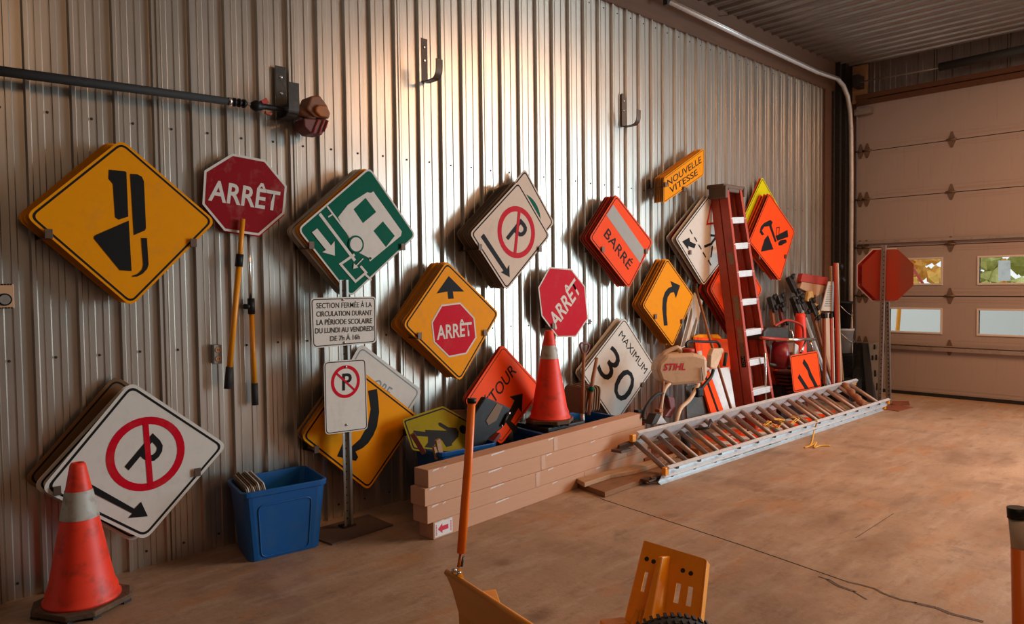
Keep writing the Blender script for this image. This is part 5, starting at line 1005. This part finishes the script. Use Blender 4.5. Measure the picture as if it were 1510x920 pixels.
# folded sign stands bundle
def stand(label, top, bot, m, wd, knobs, extra=()):
    t = thing('folding_sign_stand', label, 'sign stand', bot)
    top, bot = Vector(top), Vector(bot)
    MB().beam(top, bot, wd, wd * .7, (0, -1, 0)).build('leg', m, t, .002)
    MB().beam(top + Vector((wd * 1.3, .03, -.04)), bot + Vector((wd * 1.8, .03, 0)), wd * .8, wd * .6, (0, -1, 0)).build('leg', 'post_steel', t, .002)
    MB().beam(top + Vector((-.03, -.02, .0)), lerp(top, bot, .18) + Vector((.03, -.02, 0)), wd * 1.7, wd * 1.2, (0, -1, 0)).build('clamp_body', 'steel_dark', t, .006)
    for f, dx in knobs:
        p = lerp(top, bot, f); MB().lathe([(.012, 0), (.034, .01), (.034, .03), (.015, .04)], p + Vector((dx, -.04, 0)), 7, Matrix.Rotation(PI / 2, 3, 'X')).build('knob', 'black_plastic', t)
        MB().beam(p + Vector((dx - .06, -.05, -.02)), p + Vector((dx + .07, -.05, .03)), .02, .02).build('lever', 'steel_dark', t)
    return t
stand('grey folded sign stand leaning right, left of the white notice', (8.7325, -0.12, 1.581), (8.7452, -0.62, 0.2332), 'post_steel', .05, ((.0, 0), (.13, .03), (.22, .02)))
stand('folded sign stand with black clamp, second in the leaning bundle', (8.8308, -0.16, 1.3966), (8.9075, -0.6, 0.1726), 'aluminium', .045, ((.05, 0), (.2, .05)))
stand('dark folded sign stand with orange leg behind the generator', (8.2677, -0.12, 1.3419), (7.9958, -0.4, 0.3324), 'rust', .05, ((.0, 0), (.12, .02)))
stand('folded sign stand with dark red leg right of the orange-legged one', (8.4136, -0.14, 1.355), (8.29, -0.42, 0.3031), 'maroon', .05, ((.0, .02), (.1, -.02), (.3, 0)))
stand('slim black folded sign stand in the corner bundle', (8.675, -0.2, 1.3334), (8.612, -0.5, 0.2765), 'steel_dark', .05, ((.05, 0), (.25, .04)))
stand('short folded sign stand with pale clamp beside the broom bristles', (8.9864, -0.26, 1.3102), (8.9857, -0.6, 0.1226), 'engine_tan', .05, ((.02, 0), (.1, .06), (.2, 0)))
# push broom
t = thing('push_broom', 'push broom standing upside down, red head and tan bristles, in the corner', 'broom', (9.122, -0.4, 0.2977))
MB().prism([(8.8349, -0.26, 1.6201), (9.5525, -0.26, 1.568), (9.5333, -0.26, 1.4634), (8.7808, -0.26, 1.5212)], (0, .06, 0)).build('head', 'red_plastic', t, .006)
MB().prism([(8.839, -0.25, 1.5209), (9.5362, -0.25, 1.4634), (9.4361, -0.25, 1.3691), (9.258, -0.25, 1.3295), (8.7847, -0.25, 1.4387)], (0, .07, 0)).build('bristles', 'bristle', t, .006)
MB().tube([(9.2269, -0.22, 1.4328), (9.0265, -0.5, 0.2326)], .014, 8).build('handle', 'wood_handle', t)
# yellow work gloves / crumpled sacks
for lab, P in (('crumpled yellow work glove tucked among the sign stands', [(8.9163, -0.3, 1.3953), (9.0293, -0.3, 1.4017), (9.0681, -0.3, 1.3254), (8.9738, -0.3, 1.2606), (8.8801, -0.3, 1.2797)]),
               ('dirty yellow sack hanging below the glove in the bundle', [(8.9482, -0.32, 1.2615), (9.1393, -0.32, 1.2395), (9.1728, -0.34, 1.1203), (9.0766, -0.34, 1.0566), (9.0059, -0.32, 1.1596)])):
    single(MB().prism(P, (0, .05, 0)), 'work_glove' if 'glove' in lab else 'sack', mat('glove_yellow', srgb(214, 170, 100), .9, dirt=.5, scale=30, bump=.5), lab, 'glove' if 'glove' in lab else 'sack', bevel=.012)
# white notice panel
t = thing('notice_board', 'white notice panel with rows of small print in the corner', 'notice', (9.3106, -0.34, 1.1323))
MB().prism([(9.433, -0.32, 1.5159), (9.5966, -0.32, 1.5147), (9.5332, -0.34, 1.133), (9.1724, -0.34, 1.1542)], (0, .01, 0)).build('panel', 'sign_white', t)
mb = MB()
a, b, c_, d_ = [Vector(p) for p in ((9.4215, -0.325, 1.4901), (9.5643, -0.325, 1.4888), (9.5004, -0.345, 1.1603), (9.1998, -0.345, 1.1703))]
for k in range(10):
    f = .1 + k * .085; p = lerp(a, d_, f); q_ = lerp(b, c_, f); mb.beam(lerp(p, q_, .15), lerp(p, q_, .8), .004, .006)
mb.build('small_print', 'sign_blue_grey', t)
single(MB().prism([(9.1659, -0.36, 1.121), (9.3842, -0.36, 1.1215), (9.1053, -0.5, 0.1823), (8.9496, -0.5, 0.1993)], (0, .02, 0)), 'pale_panel', 'sign_warm_white', 'pale stained panel standing below the white notice', 'panel')
# marker poles
def dpole(label, a, b, m, r, cap=True, band=None):
    t = thing('marker_pole', label, 'pole', b); a, b = Vector(a), Vector(b)
    MB().beam(a, b, r * 2, r * 1.4, (0, -1, 0)).build('bar', m, t, .002)
    if band: MB().beam(a + Vector((r * 1.7, -r * 1.1, 0)), b + Vector((r * 1.7, -r * 1.1, 0)), r * 1.6, r * 1.3, (0, -1, 0)).build('white_bar', band, t, .002)
    if cap: MB().box(a + Vector((r * .4, 0, .02)), (r * 3.2, r * 2.6, .06)).build('cap', 'black_plastic', t, .004)
    return t
dpole('brown pole with square black cap, left of the red and white one', (8.7667, -0.55, 1.0915), (8.6786, -0.6, 0.311), 'rust', .022)
dpole('red and white pole with square black cap in the corner', (8.9094, -0.57, 1.0862), (8.8397, -0.62, 0.2636), 'red_plastic', .013, True, 'sign_white')
t = dpole('tall orange-red and white pole with black clamps in the corner', (9.5426, -0.35, 1.7486), (9.3053, -0.5, 0.1605), 'red_plastic', .018, False, 'sign_warm_white')
for q in ((9.7404, -0.32, 1.7073), (9.6138, -0.33, 1.5406), (9.782, -0.33, 1.5397)): MB().lathe([(.02, 0), (.04, .012), (.04, .04), (.02, .05)], q, 8, Matrix.Rotation(PI / 2, 3, 'X')).build('clamp', 'black_plastic', t)
dpole('plain pale wooden lath right of the tall clamped pole', (9.4865, -0.42, 1.0587), (9.4479, -0.5, 0.2224), 'wood_pale', .014, False)
single(MB().beam((10.1518, -0.04, 1.7259), (10.1808, -0.05, 1.0022), .05, .02, (0, -1, 0)), 'lath', 'wood_pale', 'thin wood lath standing against the wall above the notice', 'lath')
# buckets
def bucket(label, c, h, r, m):
    t = thing('bucket', label, 'bucket', c)
    MB().lathe([(r * .82, 0), (r, h - .03), (r + .01, h - .03), (r + .01, h), (r - .004, h), (r * .8, .01)], c, 24).build('pail', m, t)
    mb = MB(); c = Vector(c); mb.tube(smooth_path([c + Vector((-r, 0, h - .04)), c + Vector((-r * .6, -r * .9, h - .16)), c + Vector((r * .4, -r, h - .18)), c + Vector((r, 0, h - .04))], 4), .004, 6); mb.build('bail', 'chrome', t)
b0 = Vector((10.1352, -0.22, 0.1813)); b0.z = .55
single(MB().mm((b0.x - .18, -.42, 0), (b0.x + .2, -.02, .54)), 'dark_box', 'black_plastic', 'dark plastic box under the buckets in the corner', 'box', bevel=.01)
bucket('white plastic bucket in the corner, on the dark box', (b0.x, -.22, .55), .33, .13, 'white_plastic')
bucket('black bucket stacked on the white one in the corner', (b0.x - .02, -.22, .885), .36, .12, 'black_plastic')
single(MB().beam((10.3, -0.249, 0.873), (10.15, -0.2681, 0.184), .09, .02, (0, -1, 0)), 'red_board', 'rust', 'red-brown board leaning right of the buckets', 'board')
single(MB().tube([(10.35, -0.251, 1.0005), (10.35, -0.2571, 0.0231)], .012, 8), 'conduit', 'aluminium', 'thin metal conduit rising in the corner behind the dark slabs', 'conduit')
# dark slabs leaning on the door jamb
for lab, P, m in (('wide black slab leaning in the corner, left of the two', [(10.2, -0.3259, 0.6613), (10.2, -0.4407, 0.6945), (9.7, -0.7202, -0.0078), (9.7, -0.5273, 0.0063)], 'black_plastic'),
                  ('black slab leaning in the corner, right of the two', [(10.15, -0.4599, 0.6897), (10.15, -0.538, 0.6936), (9.6, -0.8307, -0.0009), (9.6, -0.733, 0.0055)], 'black_rubber')):
    single(MB().prism(P, (.05, 0, 0)), 'rubber_slab', m, lab, 'slab', bevel=.004)
single(MB().mm((9.35, -.62, 0), (9.75, -.25, .27)), 'black_tote', 'black_plastic', 'low black tote with lid in front of the corner slabs', 'box', bevel=.015)
t = thing('perforated_channel', 'grey steel channel with oblong holes leaning between slabs and red octagon post', 'steel channel', (9.7, -0.8188, -0.0486))
MB().prism([(10.1, -0.5653, 0.7072), (10.1, -0.6926, 0.7225), (9.65, -0.8851, -0.0095), (9.65, -0.8207, -0.0251)], (.02, 0, 0)).build('channel', 'post_steel', t)
mb = MB()
for (x, y, w_, h_) in ((1290, 513, 3, 8), (1287, 529, 1.5, 10), (1292, 528, 1.5, 9), (1291, 552, 1.6, 9), (1294, 570, 1.2, 8)): pass
o_ = None
for q in ((10.06, -0.6572, 0.6436), (9.98, -0.6623, 0.5086), (9.98, -0.7084, 0.5204), (9.86, -0.7411, 0.3322), (9.76, -0.8034, 0.1833)): MB().box(Vector(q) + Vector((-.012, 0, 0)), (.006, .022, .09)).build('hole', 'seal', t)

# ================================================================ STOP SIGN SEEN FROM BEHIND
t = thing('stop_sign_post', 'red octagon sign seen from behind on a perforated post by the garage door', 'sign post', (9.3, -1.03, 0))
cx_, cy_, cz_ = 9.3, -1.03, 1.586; R_ = .318 / math.cos(PI / 8)
def octa(x, r): return [(x, cy_ + r * math.cos(PI / 8 + k * PI / 4), cz_ + r * math.sin(PI / 8 + k * PI / 4)) for k in range(8)]
back = MB().prism([(p[0], p[1] + .012, p[2]) for p in octa(9.345, R_)], (.004, 0, 0)).build('rear_plate', 'sign_white', t)
MB().prism([(p[0], p[1] + .012, p[2]) for p in octa(9.3435, R_ * .96)], (.001, 0, 0)).build('face', 'sign_dark_red', back)
MB().prism([(p[0], p[1] - .022 if p[1] < cy_ + .1 else p[1] - .045, p[2]) for p in octa(9.315, R_ * .95)], (.004, 0, 0)).build('plate', 'octagon_red_reflection', t)
mb = MB(); P0 = Vector((9.3, -1.00, .01)); P1 = Vector((9.3, -1.036, 1.94))
mb.beam(P0, P1, .045, .004, (1, 0, 0)); 
for s in (-1, 1): mb.beam(P0 + Vector((-.012, s * .022, 0)), P1 + Vector((-.012, s * .022, 0)), .004, .03, (1, 0, 0))
mb.build('post', 'post_steel', t)
mb = MB()
for k in range(36):
    p = lerp(P0, P1, .03 + k * .0265); mb.box(p + Vector((-.003, 0, 0)), (.002, .010, .014))
o = mb.build('post_hole', 'seal', t); tag(o, kind='stuff')
MB().prism([(9.1914, -0.9808, 0), (9.1362, -1.2645, 0), (9.5411, -1.2943, 0), (9.6098, -1.0027, 0)], (0, 0, .008)).build('base_plate', 'rust', t)
t = thing('channel_post', 'second galvanised perforated post standing right behind the octagon post', 'sign post', (9.6, -1.1, 0))
a, b = Vector((9.6, -0.9983, -0.0077)), Vector((9.6, -0.9649, 1.2428)); b.z = 1.45
mb = MB(); mb.beam((a.x, a.y, .01), b, .05, .004, (1, 0, 0))
for s in (-1, 1): mb.beam(Vector((a.x, a.y, .01)) + Vector((-.014, s * .026, 0)), b + Vector((-.014, s * .026, 0)), .004, .03, (1, 0, 0))
mb.build('post', 'post_steel', t)
mb = MB()
for k in range(28): mb.box(lerp((a.x, a.y, .01), b, .04 + k * .034) + Vector((-.004, 0, 0)), (.003, .012, .016))
o = mb.build('post_hole', 'seal', t); tag(o, kind='stuff')
MB().prism([(9.4933, -0.9493, -0), (9.6674, -1.2157, 0), (9.9768, -1.0994, 0), (9.7894, -0.8917, -0)], (0, 0, .008)).build('base_plate', 'rust', t)

# ================================================================ THINGS SEEN BETWEEN THE RUNGS
def board(label, P, m1, stripes, m2):
    t = thing('barricade_board', label, 'barricade board', P[0], 'striped barricade boards under the ladder'); P = [Vector(p) for p in P]
    MB().prism(P, (0, 0, .03)).build('board', m1, t, .003)
    for (f0, f1) in stripes:
        MB().prism([lerp(P[0], P[3], f0), lerp(P[0], P[3], f1), lerp(P[1], P[2], f1 - .03), lerp(P[1], P[2], f0 - .03)], (0, 0, .032)).build('stripe', m2, t)
board('orange and white striped board nearest the ladder, under its rungs', [(6.0, -.86, .01), (6.0, -.68, .01), (8.5, -.62, .01), (8.5, -.80, .01)], 'sign_orange', tuple((.04 + .12 * k, .10 + .12 * k) for k in range(8)), 'sign_white')
board('orange and white striped board farther from the ladder', [(6.15, -.62, .012), (6.15, -.46, .012), (8.3, -.44, .012), (8.3, -.60, .012)], 'sign_orange', ((.1, .18), (.3, .38), (.5, .58), (.7, .78)), 'sign_white')
single(MB().mm((5.55, -.86, .0), (5.95, -.60, .09)), 'orange_case', 'engine_orange', 'flat orange case lying under the ladder rungs near the wheel', 'case', bevel=.01)
single(MB().mm((5.1, -.62, 0), (5.9, -.38, .05)), 'scrap_board', 'rust', 'rusty board on the floor behind the ladder', 'board', bevel=.004)

# ================================================================ FOREGROUND: SNOW PLOW PARTS AND MARKERS
t = thing('snow_plow', 'yellow snow plow blade with an orange marker pole, bottom of the picture', 'snow plow', (1.6, -2.6, 0))
q0 = Vector((1.5951, -2.3252, 0.5253)); q1 = Vector((1.5027, -2.8586, 0.5537)); dirx = (q1 - q0); q2 = q0 + dirx * 1.9; q2.z = q0.z + .02; q1.z = lerp(q0, q2, 1 / 1.9).z
q0.z = q2.z = .53
horiz = Vector((dirx.x, dirx.y, 0)).normalized(); nb = Vector((-horiz.y, horiz.x, 0))
if nb.dot(Vector((1, 1, 0))) < 0: nb = -nb
L_ = (q2 - q0).length
prof = [(0, .53), (.025, .47), (.05, .38), (.055, .25), (.04, .12), (0, .015)]
vs = []; fs = []; K_ = 10
for i in range(K_ + 1):
    p = lerp(q0, q2, i / K_)
    for (d, z) in prof: vs.append(Vector((p.x, p.y, z)) + nb * d)
    for (d, z) in prof: vs.append(Vector((p.x, p.y, z)) + nb * (d + .012))
n = len(prof)
for i in range(K_):
    for k in range(n - 1):
        a = i * 2 * n + k; b = (i + 1) * 2 * n + k
        fs += [(a, a + 1, b + 1, b), (a + n, b + n, b + n + 1, a + n + 1)]
    a = i * 2 * n; b = a + 2 * n
    fs += [(a, b, b + n, a + n), (a + n - 1, a + 2 * n - 1, b + 2 * n - 1, b + n - 1)]
for i in (0, K_): 
    a = i * 2 * n; fs += [(a + k, a + k + 1, a + n + k + 1, a + n + k) for k in range(n - 1)]
MB().add(vs, fs).build('blade', 'plow_yellow', t)
MB().tube([q0 + nb * .006 + Vector((0, 0, .004)), q2 + nb * .006 + Vector((0, 0, .004))], .012, 8).build('top_edge', 'plow_yellow', t)
MB().beam(Vector((q0.x, q0.y, .02)) + nb * .0, Vector((q2.x, q2.y, .02)) + nb * .0, .02, .05, (0, 0, 1)).build('cutting_edge', 'steel_dark', t)
mt = Vector((1.6251, -2.3527, 0.5486)); g0 = q0 + nb * .012; g1 = q0 + horiz * .135 + nb * .012
MB().prism([g0, (1.6217, -2.3494, 0.5486), (1.6302, -2.3577, 0.5461), (1.5904, -2.432, 0.5168)], nb * .01).build('corner_gusset', 'plow_yellow', t, .003)
for s in (.045, .075):
    MB().lathe([(.011, 0), (.011, .008), (.007, .013)], q0 + horiz * s + nb * .012 + Vector((0, 0, .018)), 8, Matrix.Rotation(-.6, 3, 'X')).build('bolt', 'chrome', t)
MB().prism([(1.59, -2.4974, 0.52), (1.6493, -2.5264, 0.52), (1.5659, -2.6491, 0.52), (1.5535, -2.6436, 0.52)], (0, 0, -.01)).build('rib', 'plow_yellow', t, .003)
m0 = Vector((1.6287, -2.3559, 0.5533)); m1 = Vector((1.6374, -2.3614, 0.6031)); m2 = Vector((1.6652, -2.3718, 0.9)); m3 = Vector((1.683, -2.3761, 1.1328))
MB().tube([m0, m1], .006, 8).build('marker_rod', 'engine_orange', t)
MB().tube([m0 + Vector((.012, 0, 0)), lerp(m0, m1, .7) + Vector((.01, 0, 0))], .007, 8).build('marker_spring', 'steel_dark', t)
mk = MB().tube([m1, lerp(m1, m2, .5), m2, m3], [.0155, .016, .0155, .0145], 14).build('marker_pole', 'marker_orange', t)
MB().tube([lerp(m3, m2, .02), m3 + (m3 - m2).normalized() * .012], .0165, 14).build('cap', 'black_plastic', mk)

t = thing('plow_bracket', 'upright yellow steel mounting plate with slots and a centre channel, at the bottom edge', 'steel bracket', (2.1292, -2.8555, 0.1788))
TLb = Vector((2.4282, -2.57, 0.4984)); TRb = Vector((2.4805, -2.8154, 0.474)); BLb = Vector((2.1485, -2.6289, 0.0989)); BRb = Vector((2.2218, -2.9196, 0.1191))
un = (TRb - TLb).cross(BLb - TLb).normalized()
if un.dot(Vector((0, -4.3, 1.5)) - TLb) < 0: un = -un
def bp_(u, v, n_=0): return lerp(lerp(TLb, TRb, u), lerp(BLb, BRb, u), v) + un * n_
# plate as strips round the slots so that the openings are real
holes = [(.10, .16, .10, .16), (.24, .28, .14, .18)]
us = [0, .12, .17, .30, .62, .69, .80, .87, 1.0]
slots = {(1, 2): (.24, .40), (4, 5): (.26, .42), (6, 7): (.26, .42)}
mb = MB()
def quad(u0, u1, v0, v1): mb.prism([bp_(u0, v0), bp_(u1, v0), bp_(u1, v1), bp_(u0, v1)], un * -.005)
for i in range(len(us) - 1):
    s = slots.get((i, i + 1))
    if s: quad(us[i], us[i + 1], 0, s[0]); quad(us[i], us[i + 1], s[1], 1)
    else: quad(us[i], us[i + 1], 0, 1)
mb.build('plate', 'plow_yellow', t)
for (u, v) in ((.10, .14), (.215, .145), (.685, .15), (.81, .155)):
    c = bp_(u, v, .001); R2 = un.to_track_quat('Z', 'Y').to_matrix(); MB().lathe([(.009, 0), (.009, .001)], c, 14, R2).build('bolt_hole', 'seal', t)
def ch(u, v, n_): return bp_(u, v, n_)
mb = MB(); mb.prism([ch(.30, .10, 0), ch(.40, .05, .0), ch(.60, 1.1, 0), ch(.40, 1.1, 0)], un * .001)
vs = [ch(.33, .08, .0), ch(.46, .06, .0), ch(.36, .13, .075), ch(.44, .12, .075), ch(.30, 1.05, .0), ch(.58, 1.05, 0), ch(.33, 1.05, .11), ch(.50, 1.05, .11)]
mb2 = MB(); mb2.add(vs, [(0, 2, 3, 1), (0, 4, 6, 2), (2, 6, 7, 3), (1, 3, 7, 5), (4, 5, 7, 6)]); mb2.build('centre_channel', 'plow_yellow', t, .006)
mb = MB(); mb.prism([ch(-.02, 0, .0), ch(.0, 0, .0), ch(.0, 1.05, 0), ch(-.02, 1.05, 0)], un * -.05); mb.prism([ch(1.0, 0, .0), ch(1.03, .01, 0), ch(1.03, 1.0, 0), ch(1.0, 1.0, 0)], un * -.05); mb.build('side_flange', 'plow_yellow', t, .002)
for (a, b) in (((.06, 1.0), (.16, .55)), ((.22, 1.0), (.22, .55)), ((.76, 1.0), (.74, .72)), ((.66, 1.0), (.72, .72))):
    MB().tube([ch(a[0], a[1], .01), ch(b[0], b[1], .004)], .012, 8).build('weld_rib', 'plow_yellow', t)
MB().box(ch(-.1, .72, .02), (.10, .06, .05), Matrix.Rotation(-.5, 3, 'Z')).build('lug', 'plow_yellow', t, .006)
t = thing('caster_wheel', 'black rubber tyre with small tread blocks in front of the yellow bracket, bottom edge', 'wheel', (2.132, -2.9227, 0))
wc = Vector((2.0121, -2.9902, 0.2244)); wr = Matrix.Rotation(-.75, 3, 'Z') @ Matrix.Rotation(PI / 2, 3, 'X'); wR = wc.z
MB().lathe([(wR * .55, -.04), (wR * .9, -.05), (wR * .99, -.03), (wR, 0), (wR * .99, .03), (wR * .9, .05), (wR * .55, .04)], wc, 48, wr).build('tyre', 'black_rubber', t)
MB().lathe([(.03, -.06), (.03, .06)], wc, 16, wr).build('hub', 'steel_dark', t); MB().lathe([(wR * .56, -.03), (wR * .56, .03)], wc, 32, wr).build('rim', 'plow_yellow', t)
mb = MB()
for k in range(60):
    for zz in (-.025, .025): mb.box(wc + wr @ Vector((wR * math.cos(k * PI / 30), wR * math.sin(k * PI / 30), zz)), (.008, .010, .032), wr @ Matrix.Rotation(k * PI / 30, 3, 'Z'))
o = mb.build('tread', 'black_rubber', t); tag(o, kind='stuff')
t = thing('plow_marker', 'orange plow marker pole with white band and black cap at the right edge', 'marker pole', (1.8649, -3.9843, 0.2425))
a, b, c, d = Vector((1.8769, -3.9516, 1.0503)), Vector((1.8771, -3.9531, 1.0269)), Vector((1.8791, -3.9585, 0.9624)), Vector((1.8617, -3.9813, 0.2425))
d.z = max(d.z, .02)
MB().tube([b, c], .0165, 14).build('white_band', 'sign_warm_white', t); MB().tube([c, d], .017, 14).build('rod', 'marker_orange', t)
MB().tube([a, b], .0185, 14).build('cap', 'black_plastic', t)
print('objects', len(bpy.data.objects))
